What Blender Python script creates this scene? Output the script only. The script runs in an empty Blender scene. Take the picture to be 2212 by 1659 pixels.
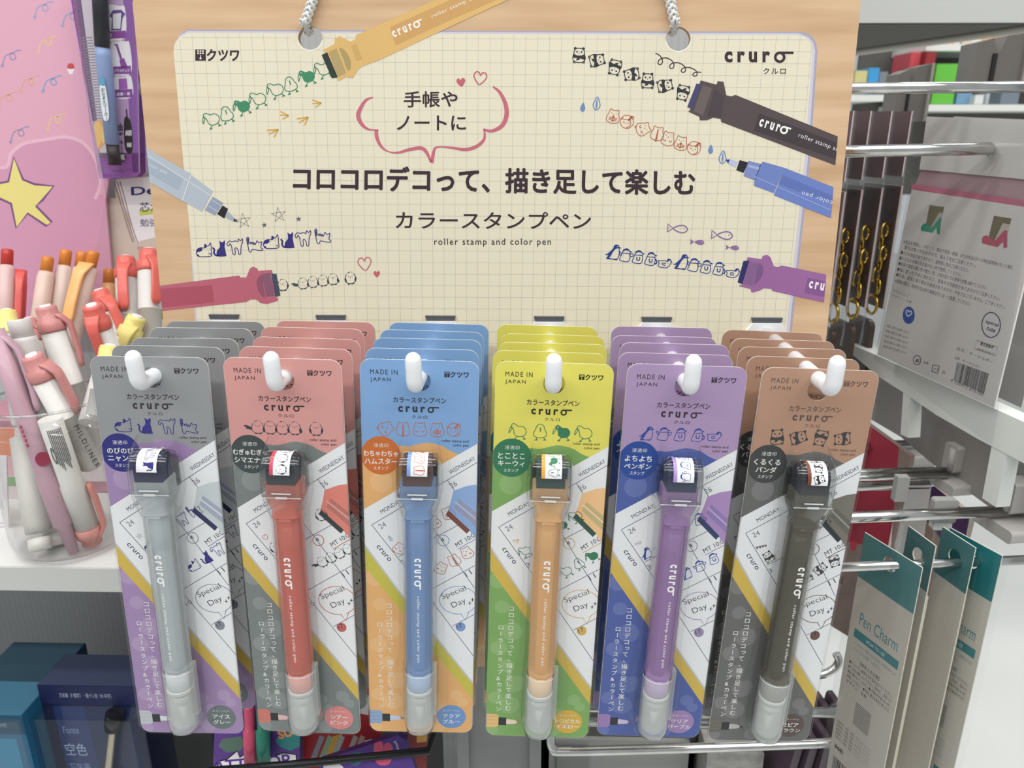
import bpy, bmesh, math, random
from mathutils import Vector, Matrix, Euler
from mathutils.geometry import tessellate_polygon
random.seed(7)
SC = bpy.context.scene
COL = SC.collection
# ------------------------------------------------------------------ camera
FPX, CX, CY = 1661.0, 1106.0, 829.5
PITCH, YAW, HC = math.radians(18.3), math.radians(1.5), 1.35
cam = bpy.data.objects.new('camera', bpy.data.cameras.new('camera'))
COL.objects.link(cam)
cam.location = (0, 0, HC)
cam.rotation_euler = (math.pi/2 - PITCH, 0, YAW)
cam.data.sensor_width = 36
cam.data.lens = 36*FPX/2212
cam.data.clip_start = .01
cam.data.clip_end = 60
cam.data.dof.use_dof = True
cam.data.dof.focus_distance = .365
cam.data.dof.aperture_fstop = 18
SC.camera = cam
# ------------------------------------------------------------------ world, lights, exposure
w = bpy.data.worlds.new('store_light'); SC.world = w; w.use_nodes = True
w.node_tree.nodes['Background'].inputs[0].default_value = (.93, .97, 1, 1)
w.node_tree.nodes['Background'].inputs[1].default_value = .46
SC.view_settings.view_transform = 'Standard'
SC.view_settings.look = 'None'
SC.view_settings.gamma = 1
SC.view_settings.use_curve_mapping = False
SC.view_settings.exposure = 0
def area(name, loc, sx, sy, power, aim=None):
    L = bpy.data.lights.new(name, 'AREA'); L.shape = 'RECTANGLE'; L.size = sx; L.size_y = sy; L.energy = power*1.07
    L.color = (1, .98, .94)
    o = bpy.data.objects.new(name, L); COL.objects.link(o); o.location = loc
    if aim is not None:
        o.rotation_euler = (Vector(aim)-Vector(loc)).to_track_quat('-Z', 'Y').to_euler()
    return o
for lx, ly, pw in ((-1.6, -1.1, 12), (-.3, -1.1, 12), (1.0, -1.1, 12), (-1.6, -.35, 7), (-.3, -.35, 7), (1.0, -.35, 7), (-.9, .3, 7), (.5, .3, 7), (1.3, 1.5, 13), (2.6, 1.5, 13), (1.3, 3, 13), (2.6, 3, 13)):
    area('ceiling_light_tube', (lx, ly, 2.75), 1.15, .12, pw)
# ------------------------------------------------------------------ projection helpers (photo pixel -> place)
_F = Vector((-math.sin(YAW)*math.cos(PITCH), math.cos(YAW)*math.cos(PITCH), -math.sin(PITCH)))
_R = Vector((math.cos(YAW), math.sin(YAW), 0)); _U = _R.cross(_F)
CAMP = Vector((0, 0, HC))
def ray(px, py): return _F + _R*((px-CX)/FPX) - _U*((py-CY)/FPX)
def at(px, py, d): return CAMP + ray(px, py)*d
def at_y(px, py, Y):
    r = ray(px, py); return CAMP + r*(Y/r.y)
def at_z(px, py, z):
    r = ray(px, py); return CAMP + r*((z-HC)/r.z)
class Plane:
    """a flat sheet standing in the place: local x along the sheet, z up it, -y its printed side"""
    def __init__(s, o, ex, ez=Vector((0, 0, 1))):
        s.o = Vector(o); s.ex = ex.normalized()
        n = s.ex.cross(ez).normalized()      # printed side
        if n.dot(CAMP - s.o) < 0: n = -n
        s.n = n; s.ez = n.cross(s.ex).normalized()
        if s.ez.dot(ez) < 0: s.ez = -s.ez
        s.m = Matrix(((s.ex.x, -s.n.x, s.ez.x, s.o.x), (s.ex.y, -s.n.y, s.ez.y, s.o.y), (s.ex.z, -s.n.z, s.ez.z, s.o.z), (0, 0, 0, 1)))
    def __call__(s, px, py):
        r = ray(px, py); t = (s.o-CAMP).dot(s.n)/r.dot(s.n); q = CAMP + r*t - s.o
        return (q.dot(s.ex), q.dot(s.ez))
def wall_dir(px, py, d, vpx):
    """vertical plane through the point seen at px,py at depth d, running towards the horizon point vpx"""
    e = ray(vpx, 281); e.z = 0
    return Plane(at(px, py, d), e if e.dot(_R) > 0 else -e)
def two_pts(pa, da, pb, db, up=Vector((0, 0, 1))):
    a, b = at(*pa, da), at(*pb, db)
    e = (b-a); e.z = 0
    return Plane(a, e, up)
# ------------------------------------------------------------------ materials
def lin(c): return c/12.92 if c <= .04045 else ((c+.055)/1.055)**2.4
def rgb(h, mute=.06):
    c = [lin(int(h[i:i+2], 16)/255) for i in (0, 2, 4)]; g = .3*c[0]+.59*c[1]+.11*c[2]
    return tuple((v+(g-v)*mute)*.96 for v in c)
def mix(a, b, t):
    A = [int(a[i:i+2], 16) for i in (0, 2, 4)]; B = [int(b[i:i+2], 16) for i in (0, 2, 4)]
    return ''.join('%02x' % round(x+(y-x)*t) for x, y in zip(A, B))
_M = {}
def M(h, rough=.55, metal=0, alpha=1, spec=.4, sub=0):
    k = (h, rough, metal, alpha, spec)
    if k in _M: return _M[k]
    m = bpy.data.materials.new('paint_'+h); m.use_nodes = True
    b = m.node_tree.nodes['Principled BSDF']
    b.inputs['Base Color'].default_value = (*rgb(h), 1)
    b.inputs['Roughness'].default_value = rough
    b.inputs['Metallic'].default_value = metal
    b.inputs['Alpha'].default_value = alpha
    b.inputs['Specular IOR Level'].default_value = spec
    _M[k] = m
    return m
def clear(name, tint=(.96, .97, .97), rough=.04, boost=1.0, base=.02):
    m = bpy.data.materials.new(name); m.use_nodes = True; nt = m.node_tree; nt.nodes.clear()
    out = nt.nodes.new('ShaderNodeOutputMaterial'); mx = nt.nodes.new('ShaderNodeMixShader')
    tr = nt.nodes.new('ShaderNodeBsdfTransparent'); gl = nt.nodes.new('ShaderNodeBsdfGlossy')
    fr = nt.nodes.new('ShaderNodeLayerWeight'); fr.inputs['Blend'].default_value = .5
    pw = nt.nodes.new('ShaderNodeMath'); pw.operation = 'POWER'; pw.inputs[1].default_value = 4
    nt.links.new(fr.outputs['Facing'], pw.inputs[0])
    ma = nt.nodes.new('ShaderNodeMath'); ma.operation = 'MULTIPLY_ADD'
    ma.inputs[1].default_value = boost; ma.inputs[2].default_value = base; ma.use_clamp = True
    tr.inputs[0].default_value = (*tint, 1); gl.inputs['Roughness'].default_value = rough
    nt.links.new(pw.outputs[0], ma.inputs[0]); nt.links.new(ma.outputs[0], mx.inputs[0])
    nt.links.new(tr.outputs[0], mx.inputs[1]); nt.links.new(gl.outputs[0], mx.inputs[2]); nt.links.new(mx.outputs[0], out.inputs[0])
    return m
def noisy(name, h1, h2, scale, rough=.5, stretch=(1, 1, 1), detail=4, metal=0, bump=0):
    m = bpy.data.materials.new(name); m.use_nodes = True; nt = m.node_tree
    b = nt.nodes['Principled BSDF']; b.inputs['Roughness'].default_value = rough; b.inputs['Metallic'].default_value = metal
    tc = nt.nodes.new('ShaderNodeTexCoord'); mp = nt.nodes.new('ShaderNodeMapping'); mp.inputs['Scale'].default_value = stretch
    nz = nt.nodes.new('ShaderNodeTexNoise'); nz.inputs['Scale'].default_value = scale; nz.inputs['Detail'].default_value = detail
    cr = nt.nodes.new('ShaderNodeValToRGB')
    cr.color_ramp.elements[0].position = .3; cr.color_ramp.elements[1].position = .7
    cr.color_ramp.elements[0].color = (*rgb(h1), 1); cr.color_ramp.elements[1].color = (*rgb(h2), 1)
    nt.links.new(tc.outputs['Object'], mp.inputs[0]); nt.links.new(mp.outputs[0], nz.inputs[0])
    nt.links.new(nz.outputs[0], cr.inputs[0]); nt.links.new(cr.outputs[0], b.inputs['Base Color'])
    if bump:
        bp = nt.nodes.new('ShaderNodeBump'); bp.inputs['Strength'].default_value = bump; bp.inputs['Distance'].default_value = .002
        nt.links.new(nz.outputs[0], bp.inputs['Height']); nt.links.new(bp.outputs[0], b.inputs['Normal'])
    return m
CLEAR = clear('clear_blister_plastic', (.995, .997, .997), .05, .9, .018)
FILM = clear('clear_film', (.97, .975, .975), .1, .7, .03)
FROST = clear('clear_cap_plastic', (.96, .97, .97), .12, .8, .05)
def milky(name, h, f):
    m = clear(name, (.95, .96, .96), .15, .8, .06); nt = m.node_tree; out = nt.nodes['Material Output'] if 'Material Output' in nt.nodes else [n for n in nt.nodes if n.type == 'OUTPUT_MATERIAL'][0]
    src = out.inputs[0].links[0].from_socket; mx = nt.nodes.new('ShaderNodeMixShader'); d = nt.nodes.new('ShaderNodeBsdfDiffuse'); d.inputs[0].default_value = (*rgb(h), 1)
    mx.inputs[0].default_value = f; nt.links.new(src, mx.inputs[1]); nt.links.new(d.outputs[0], mx.inputs[2]); nt.links.new(mx.outputs[0], out.inputs[0])
    return m
MILK = milky('milky_pen_plastic', 'e6eae8', .22)
CHROME = noisy('chromed_steel', 'c9c9c6', 'e3e3e0', 60, .16, (1, 1, 1), 2, 1)
WOOD = noisy('light_wood_print', 'c79f77', 'e0bd96', 9, .55, (1.2, 1, 14), 6)
STEEL = noisy('grey_painted_steel', '8d8e8e', '979898', 40, .5)
# ------------------------------------------------------------------ objects
def obj(name, me, parent=None, mat=None):
    o = bpy.data.objects.new(name, me); COL.objects.link(o)
    if parent is not None: o.parent = parent
    if mat is not None:
        me.materials.clear(); me.materials.append(mat)
    return o
def tag(o, label, cat, group=None, kind=None):
    if label: o['label'] = label
    if cat: o['category'] = cat
    if group: o['group'] = group
    if kind: o['kind'] = kind
    return o
def thing(name, label, cat, m=None, group=None):
    o = bpy.data.objects.new(name, None); COL.objects.link(o); o.empty_display_size = .01
    if m is not None: o.matrix_world = m
    return tag(o, label, cat, group)
def loc_m(v, rz=0): return Matrix.Translation(Vector(v)) @ Matrix.Rotation(rz, 4, 'Z')
def copy_tree(o, parent=None):
    c = o.copy(); COL.objects.link(c)
    if parent is not None:
        c.parent = parent; c.matrix_parent_inverse = o.matrix_parent_inverse.copy()
    for ch in list(o.children): copy_tree(ch, c)
    return c
class MB:
    """collects solids and links them as one mesh"""
    def __init__(s): s.v = []; s.f = []; s.mi = []; s.sm = []; s.mats = []
    def add(s, vs, fs, mat=None, smooth=False):
        b = len(s.v); s.v += [tuple(q) for q in vs]
        if mat is not None and mat not in s.mats: s.mats.append(mat)
        i = s.mats.index(mat) if mat is not None else 0
        for f in fs: s.f.append([b+k for k in f]); s.mi.append(i); s.sm.append(smooth)
        return s
    def box(s, x0, x1, y0, y1, z0, z1, mat=None, m=None):
        vs = [Vector((x, y, z)) for x in (x0, x1) for y in (y0, y1) for z in (z0, z1)]
        if m: vs = [m @ q for q in vs]
        return s.add(vs, [(0, 1, 3, 2), (4, 6, 7, 5), (0, 4, 5, 1), (2, 3, 7, 6), (0, 2, 6, 4), (1, 5, 7, 3)], mat)
    def rings(s, rings, mat=None, caps=(True, True), smooth=True, closed=True):
        n = len(rings[0]); vs = [q for r in rings for q in r]; fs = []
        for i in range(len(rings)-1):
            for j in range(n if closed else n-1):
                k = (j+1) % n; fs.append((i*n+j, i*n+k, (i+1)*n+k, (i+1)*n+j))
        s.add(vs, fs, mat, smooth)
        if caps[0]: s.add(rings[0], [tuple(range(n))[::-1]], mat)
        if caps[1]: s.add(rings[-1], [tuple(range(n))], mat)
        return s
    def lathe(s, prof, a, b, mat=None, n=20, caps=(True, True), smooth=True):
        """prof: (radius, fraction along a-b) pairs"""
        a, b = Vector(a), Vector(b); ax = (b-a); L = ax.length; ax.normalize()
        x = ax.orthogonal().normalized(); y = ax.cross(x)
        R = [[a+ax*(t*L)+(x*math.cos(k*math.tau/n)+y*math.sin(k*math.tau/n))*max(r, 1e-5) for k in range(n)] for r, t in prof]
        return s.rings(R, mat, caps, smooth)
    def tube(s, pts, r, mat=None, n=10, caps=True, smooth=True):
        pts = [Vector(p) for p in pts]; R = []; ref = None
        for i, p in enumerate(pts):
            t = (pts[min(i+1, len(pts)-1)]-pts[max(i-1, 0)]).normalized()
            if ref is None: ref = t.orthogonal().normalized()
            ref = (ref-t*ref.dot(t)).normalized(); y = t.cross(ref)
            rr = r[i] if isinstance(r, (list, tuple)) else r
            R.append([p+(ref*math.cos(k*math.tau/n)+y*math.sin(k*math.tau/n))*rr for k in range(n)])
        return s.rings(R, mat, (caps, caps), smooth)
    def prism(s, loops, y0, y1, mat=None, side=None, m=None):
        """flat x-z outline (first loop outer, others holes) extruded from y0 (front) to y1"""
        lv = [[Vector((p[0], p[1], 0)) for p in l] for l in loops]
        tri = tessellate_polygon(lv); flat = [p for l in loops for p in l]; n = len(flat)
        fr = [Vector((p[0], y0, p[1])) for p in flat]; bk = [Vector((p[0], y1, p[1])) for p in flat]
        if m: fr = [m @ q for q in fr]; bk = [m @ q for q in bk]
        s.add(fr+bk, [tuple(t) for t in tri]+[tuple(k+n for k in t[::-1]) for t in tri], mat)
        o = 0; fs = []
        for l in loops:
            c = len(l)
            for j in range(c): k = (j+1) % c; fs.append((o+j, o+k, n+o+k, n+o+j))
            o += c
        return s.add(fr+bk, fs, side or mat)
    def mesh(s, name):
        me = bpy.data.meshes.new(name); me.from_pydata(s.v, [], s.f)
        for m in s.mats: me.materials.append(m)
        me.polygons.foreach_set('material_index', s.mi); me.polygons.foreach_set('use_smooth', s.sm)
        bm = bmesh.new(); bm.from_mesh(me)
        bmesh.ops.remove_doubles(bm, verts=bm.verts, dist=1e-6)
        bmesh.ops.recalc_face_normals(bm, faces=bm.faces); bm.to_mesh(me); bm.free()
        return me
    def link(s, name, parent=None, mat=None): return obj(name, s.mesh(name), parent, mat)
def rrect(x0, z0, x1, z1, r, n=6):
    o = []
    for cx, cz, a in ((x1-r, z1-r, 0), (x0+r, z1-r, 90), (x0+r, z0+r, 180), (x1-r, z0+r, 270)):
        o += [(cx+r*math.cos(math.radians(a+90*k/n)), cz+r*math.sin(math.radians(a+90*k/n))) for k in range(n+1)]
    return o
def circ(x, z, rx, rz=None, n=28): return [(x+rx*math.cos(k*math.tau/n), z+(rz or rx)*math.sin(k*math.tau/n)) for k in range(n)]
def smooth(pts, closed=False, k=5):
    n = len(pts); o = []
    for i in range(n if closed else n-1):
        g = (lambda j: pts[j % n]) if closed else (lambda j: pts[max(0, min(n-1, j))])
        p0, p1, p2, p3 = g(i-1), g(i), g(i+1), g(i+2)
        for j in range(k):
            t = j/k; o.append(tuple(.5*(2*b+(c-a)*t+(2*a-5*b+4*c-d)*t*t+(3*b-a-3*c+d)*t**3) for a, b, c, d in zip(p0, p1, p2, p3)))
    if not closed: o.append(tuple(pts[-1]))
    return o
# ------------------------------------------------------------------ printed artwork
_T = {}
def glyphs(s, bold=0, sp=1.0):
    k = (s, bold, sp)
    if k not in _T:
        c = bpy.data.curves.new('t', 'FONT'); c.body = s; c.resolution_u = 3; c.offset = bold; c.space_character = sp
        o = bpy.data.objects.new('t', c); COL.objects.link(o); bpy.context.view_layer.update()
        me = bpy.data.meshes.new_from_object(o.evaluated_get(bpy.context.evaluated_depsgraph_get()))
        vs = [(v.co.x, v.co.y) for v in me.vertices]; fs = [tuple(p.vertices) for p in me.polygons]
        bpy.data.objects.remove(o); bpy.data.curves.remove(c); bpy.data.meshes.remove(me)
        xs = [v[0] for v in vs] or [0]; ys = [v[1] for v in vs] or [0]
        _T[k] = (vs, fs, min(xs), max(xs), min(ys), max(ys))
    return _T[k]
class Art:
    """ink on one flat face: shapes are given in the sheet's drawing space and mapped by fn to its local x,z"""
    DZ = 1.6e-5
    def __init__(s, fn=lambda x, y: (x, y), clip=None):
        s.fn = fn; s.clip = clip; s.mb = MB(); s.rough = .5
    def _tri(s, pts, lay, mat):
        if s.clip:
            if not all(s._in(p) for p in pts): pts = s._cut(pts)
            if len(pts) < 3: return
        q = [s.fn(*p) for p in pts]
        s.mb.add([(x, -lay*s.DZ, z) for x, z in q], [tuple(range(len(q)))], mat)
    def _side(s, p, a, b): return (b[0]-a[0])*(p[1]-a[1])-(b[1]-a[1])*(p[0]-a[0])
    def _in(s, p):
        c = s.clip; return all(s._side(p, c[i], c[(i+1) % len(c)]) >= 0 for i in range(len(c)))
    def _cut(s, pts):
        c = s.clip
        for i in range(len(c)):
            a, b = c[i], c[(i+1) % len(c)]; out = []
            for j in range(len(pts)):
                p, q = pts[j-1], pts[j]; sp, sq = s._side(p, a, b), s._side(q, a, b)
                if (sp >= 0) != (sq >= 0):
                    t = sp/(sp-sq); out.append((p[0]+(q[0]-p[0])*t, p[1]+(q[1]-p[1])*t))
                if sq >= 0: out.append(q)
            pts = out
            if len(pts) < 3: return []
        return pts
    def fill(s, pts, h, lay=1, holes=()):
        m = M(h, s.rough)
        loops = [[Vector((*p, 0)) for p in pts]]+[[Vector((*p, 0)) for p in l] for l in holes]
        flat = [tuple(p) for p in pts]+[tuple(p) for l in holes for p in l]
        for t in tessellate_polygon(loops): s._tri([flat[i] for i in t], lay, m)
    def line(s, pts, wd, h, lay=2, closed=False, sm=0, wf=None):
        if sm: pts = smooth(pts, closed, sm)
        m = M(h, s.rough); n = len(pts); L = []; R = []
        for i in range(n):
            a = pts[i-1] if (closed or i) else pts[0]; b = pts[(i+1) % n] if (closed or i < n-1) else pts[-1]
            dx, dy = b[0]-a[0], b[1]-a[1]; l = math.hypot(dx, dy) or 1; hw = wd/2*(wf(i/(n-1)) if wf else 1)
            L.append((pts[i][0]-dy/l*hw, pts[i][1]+dx/l*hw)); R.append((pts[i][0]+dy/l*hw, pts[i][1]-dx/l*hw))
        for i in range(n if closed else n-1):
            k = (i+1) % n
            s._tri([L[i], R[i], R[k], L[k]] if not s.clip or s._in(pts[i]) else [L[i], R[i], R[k], L[k]], lay, m)
    def dot(s, x, y, r, h, lay=2, ry=None, n=14): s.fill(circ(x, y, r, ry, n), h, lay)
    def ring(s, x, y, r, wd, h, lay=2, ry=None): s.line(circ(x, y, r, ry, 32), wd, h, lay, True)
    def text(s, t, p0, p1, ht, h, lay=3, bold=0, sp=1.0, up=1, full=False):
        """ink of t runs from p0 to p1 along its base line, ht high (up=-1: drawing space has y downwards)"""
        offs = [(0, 0)]
        if bold > 0 and (bold < .015 or any(ord(c) > 0x2fff for c in t)):
            k = 6 if bold >= .016 else 3
            offs = [(bold*math.cos(j*math.tau/k), bold*math.sin(j*math.tau/k)) for j in range(k)]; bold = 0
        vs, fs, x0, x1, y0, y1 = glyphs(t, bold, sp)
        if full: y0, y1 = -.12, .88
        dx, dy = p1[0]-p0[0], p1[1]-p0[1]; l = math.hypot(dx, dy) or 1; ux, uy = dx/l, dy/l; nx, ny = -uy*up, ux*up
        m = M(h, s.rough)
        for jo, (ox, oy) in enumerate(offs):
            q = []
            for x, y in vs:
                a = (x-x0+ox)/((x1-x0) or 1)*l; b = (y-y0+oy)/((y1-y0) or 1)*ht
                q.append((p0[0]+ux*a+nx*b, p0[1]+uy*a+ny*b))
            for f in fs: s._tri([q[i] for i in f], lay+.11*jo, m)
    def vtext(s, t, x, y, size, pitch, h, lay=3, bold=0, up=1, slope=0):
        m = M(h, s.rough)
        for i, ch in enumerate(t):
            cy = y-up*i*pitch; cx = x+slope*i*pitch
            if ch == ' ': continue
            vs, fs, x0, x1, y0, y1 = glyphs(ch, bold)
            q = []
            for a, b in vs:
                a -= .5; b -= .38
                if ch in 'ー': a, b = b, -a
                if ch in 'っ、ゅ': a += .18; b += .12
                q.append((cx+a*size, cy+up*b*size))
            for f in fs: s._tri([q[k] for k in f], lay, m)
    def link(s, name, parent=None): return obj(name, s.mb.mesh_raw(name), parent)
def _mesh_raw(s, name):
    me = bpy.data.meshes.new(name); me.from_pydata(s.v, [], s.f)
    for m in s.mats: me.materials.append(m)
    me.polygons.foreach_set('material_index', s.mi); me.polygons.foreach_set('use_smooth', s.sm)
    return me
MB.mesh_raw = _mesh_raw
def sheet(name, solid, art, parent=None):
    """a printed sheet: its body and its ink in one mesh"""
    me = solid.mesh(name); b = MB(); b.v = [tuple(v.co) for v in me.vertices]; b.f = [list(p.vertices) for p in me.polygons]
    b.mi = [p.material_index for p in me.polygons]; b.sm = [False]*len(b.f); b.mats = list(me.materials)
    n = len(b.v); b.v += art.mb.v; b.f += [[k+n for k in f] for f in art.mb.f]
    for m in art.mb.mats:
        if m not in b.mats: b.mats.append(m)
    ix = [b.mats.index(m) for m in art.mb.mats]
    b.mi += [ix[i] for i in art.mb.mi]; b.sm += art.mb.sm
    bpy.data.meshes.remove(me)
    return obj(name, b.mesh_raw(name), parent)
# ------------------------------------------------------------------ little stamp drawings (unit box, y up)
def put(a, x, y, s, ang=0, up=1, flip=1):
    c, n = math.cos(math.radians(ang)), math.sin(math.radians(ang))
    def f(p): px, py = p[0]*flip*s, p[1]*s; return (x+px*c-py*n*1, y+up*(px*n+py*c))
    return f
class Stamp:
    def __init__(s, art, x, y, size, ink, ang=0, up=1, lay=3, wd=.045, flip=1):
        s.a, s.f, s.h, s.l, s.w = art, put(art, x, y, size, ang, up, flip), ink, lay, wd*size
    def L(s, pts, closed=False, k=4, w=1): s.a.line(smooth([s.f(p) for p in pts], closed, k) if k else [s.f(p) for p in pts], s.w*w, s.h, s.l, closed)
    def P(s, pts, k=4, h=None, l=0): s.a.fill(smooth([s.f(p) for p in pts], True, k) if k else [s.f(p) for p in pts], h or s.h, s.l+l)
    def D(s, x, y, r=.03, h=None, l=1):
        s.a.fill([s.f((x+r*math.cos(k*math.tau/9), y+r*math.sin(k*math.tau/9))) for k in range(9)], h or s.h, s.l+l)
KIWI = [(-.42, .22), (-.40, .37), (-.27, .43), (-.14, .36), (0, .26), (.25, .26), (.44, .08), (.45, -.15), (.30, -.33), (0, -.38), (-.22, -.25), (-.27, -.05), (-.30, .10)]
def feet(S, pts):
    for (x0, y0), (x1, y1) in pts:
        S.L([(x0, y0), (x1, y1)], k=0)
        for dx in (-.10, -.02, .07): S.L([(x1, y1), (x1+dx, y1-.09)], k=0)
def kiwi(S, v=0):
    if v == 1:
        S.L([(0, .45), (.2, .34), (.28, .1), (.38, -.12), (.33, -.32), (0, -.42), (-.33, -.32), (-.38, -.12), (-.28, .1), (-.2, .34)], True)
        S.P([(-.03, .22), (.05, .22), (.05, 0), (.0, -.08)], 0); S.D(-.1, .27, .02); S.D(.12, .27, .02)
        feet(S, [((-.15, -.4), (-.2, -.5)), ((.2, -.38), (.3, -.48))]); return
    (S.P if v == 2 else S.L)(KIWI, *(() if v == 2 else (True,)))
    S.L([(-.41, .26), (-.52, .1), (-.56, -.16), (-.47, -.04), (-.38, .12)], True, 3)
    S.D(-.28, .29, .035 if v == 2 else .02, 'f0ede0' if v == 2 else None)
    feet(S, [((-.05, -.38), (-.18, -.5)), ((.26, -.35), (.38, -.46))])
def cat(S, v=0):
    if v == 0:
        S.L([(-.5, -.12), (-.42, .1), (-.2, .19), (.02, .17), (.08, .4), (.2, .27), (.32, .29), (.43, .46), (.47, .2), (.45, 0), (.48, -.22), (.42, -.38), (.1, -.4), (-.25, -.38), (-.44, -.3)], True)
        S.P([(-.5, -.06), (-.38, .12), (-.16, .17), (-.1, .05), (-.25, -.05)]); S.P([(.02, .15), (.08, .4), (.2, .27), (.12, .16)], 2)
        S.P([(-.46, -.2), (-.35, -.26), (-.32, -.38), (-.44, -.32)], 2); S.D(.24, .1, .018); S.D(.38, .12, .018)
        S.L([(.28, -.2), (.42, -.22), (.36, -.3)], k=0)
    elif v == 1:
        S.P([(.4, -.5), (-.05, -.5), (-.2, -.36), (-.14, -.1), (.03, .08), (.05, .25), (.04, .5), (.14, .4), (.26, .4), (.37, .5), (.38, .28), (.34, .12), (.38, -.2), (.40, -.4)], 3)
        S.L([(-.02, -.44), (-.26, -.4), (-.36, -.22), (-.32, -.05), (-.42, .1)], w=2.2)
    elif v == 2:
        S.L([(-.45, .08), (-.5, .2), (-.36, .38), (-.15, .33), (.05, .37), (.2, .3), (.24, .48), (.33, .38), (.42, .38), (.5, .47), (.5, .25), (.42, .1), (.36, -.12), (.32, -.48), (.2, -.48), (.18, -.25), (.08, -.08), (-.02, -.12), (-.02, -.46), (-.14, -.48), (-.2, -.25), (-.22, .05), (-.31, .22), (-.38, .1)], True, 3)
        S.D(.33, .25, .018); S.D(.44, .25, .018)
    else:
        S.L([(-.46, .44), (-.38, .48), (-.34, .38), (-.33, .15), (-.1, .14), (.08, .04), (.16, .22), (.26, .1), (.37, .1), (.46, .14), (.44, -.05), (.38, -.22), (.5, -.34), (.46, -.42), (.15, -.38), (-.15, -.3), (-.25, -.46), (-.37, -.42), (-.42, -.1), (-.47, .2)], True, 3)
        for k in range(4): S.L([(-.46, .36-.1*k), (-.34, .36-.1*k)], k=0, w=1.6)
        for k in range(4): S.L([(-.25+.09*k, .13-.03*k), (-.23+.09*k, .04-.03*k)], k=0, w=1.4)
        S.D(.24, -.06, .018); S.D(.36, -.06, .018)
def bird(S, v=0, wings=True):
    S.L([(-.3, .3), (-.42, 0), (-.38, -.3), (-.15, -.44), (.15, -.44), (.38, -.3), (.42, 0), (.3, .3)], k=4)
    S.L([(-.2, .4), (0, .47), (.02, .47)], k=3); S.L([(.12, .45), (.16, .43)], k=0); S.L([(.22, .38), (.25, .36)], k=0)
    S.D(-.16, .12, .03); S.D(.14, .12, .03); S.P([(-.05, .09), (.05, .09), (0, .0)], 0)
    for x in (-.15, .15): S.L([(x-.1, -.5), (x+.1, -.48)], k=0, w=1.3)
    if wings:
        for q in (-1, 1): S.P([(q*.42, .08), (q*.48, -.15), (q*.34, -.36), (q*.32, -.15)], 3)
def birdrow(S0):
    a, x, y, s, ink, ang, up, lay = S0
    for k in range(4):
        c, n = math.cos(math.radians(ang)), math.sin(math.radians(ang)); d = (k-1.5)*s*.86
        bird(Stamp(a, x+d*c, y+up*d*n, s, ink, ang, up, lay), k, wings=False)
        S = Stamp(a, x+d*c, y+up*d*n, s, ink, ang, up, lay)
        if k == 0: S.P([(-.42, -.02), (-.75, .12), (-.98, .12), (-.92, 0), (-.8, -.06), (-.85, -.14), (-.45, -.22)], 0)
        if k: S.P([(-.46, .02), (-.54, -.18), (-.42, -.38), (-.36, -.15)], 3)
        if k == 3: S.P([(.36, .02), (.52, -.2), (.42, -.38), (.3, -.2)], 3)
HAM = [(-.33, .38), (-.26, .48), (-.14, .42), (.14, .42), (.26, .48), (.33, .38), (.34, .2), (.45, -.12), (.4, -.38), (.1, -.5), (-.1, -.5), (-.4, -.38), (-.45, -.12), (-.34, .2)]
def ham(S, v=0):
    if v == 3:
        S.L(circ(0, 0, .46), True, 0); S.L([(-.42, .08), (-.34, .2), (-.25, .12), (0, .16), (.14, .22), (.24, .1), (.28, -.2), (.05, -.42)], k=4)
        S.P([(.05, .12), (.22, .46), (.34, .4), (.14, .1)], 2); S.L([(.2, .42), (.42, .42), (.38, .2)], k=4)
        S.L([(-.25, -.08), (-.15, -.06)], k=0); S.L([(.04, -.08), (.14, -.06)], k=0); S.D(-.06, -.16, .03); return
    S.L(HAM, True, 3)
    if v == 2:
        S.P([(-.03, .3), (.04, .3), (.06, -.42), (-.06, -.42)], 0); S.L(circ(0, -.48, .08), True, 0); return
    S.D(-.16, .2, .03); S.D(.16, .2, .03); S.P([(-.05, .12), (.05, .12), (0, .03)], 0)
    if v == 1:
        S.L([(0, .0), (.13, -.16), (.06, -.33), (-.06, -.33), (-.13, -.16)], True, 3); S.L([(0, 0), (0, -.32)], k=0, w=2)
        for q in (-1, 1):
            for k in range(3): S.L([(q*.16, -.12-.08*k), (q*.28, -.1-.1*k)], k=0)
    else:
        for q in (-.2, .2): S.L([(q-.08, -.1), (q-.05, -.2), (q+.05, -.2), (q+.08, -.1)])
def hamlie(a, x, y, s, ink, ang, up, lay):
    S = Stamp(a, x, y, s, ink, ang-60, up, lay); ham(S, 0); S.L([(-.3, -.42), (-.36, -.52), (-.2, -.5)]); 
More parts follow.
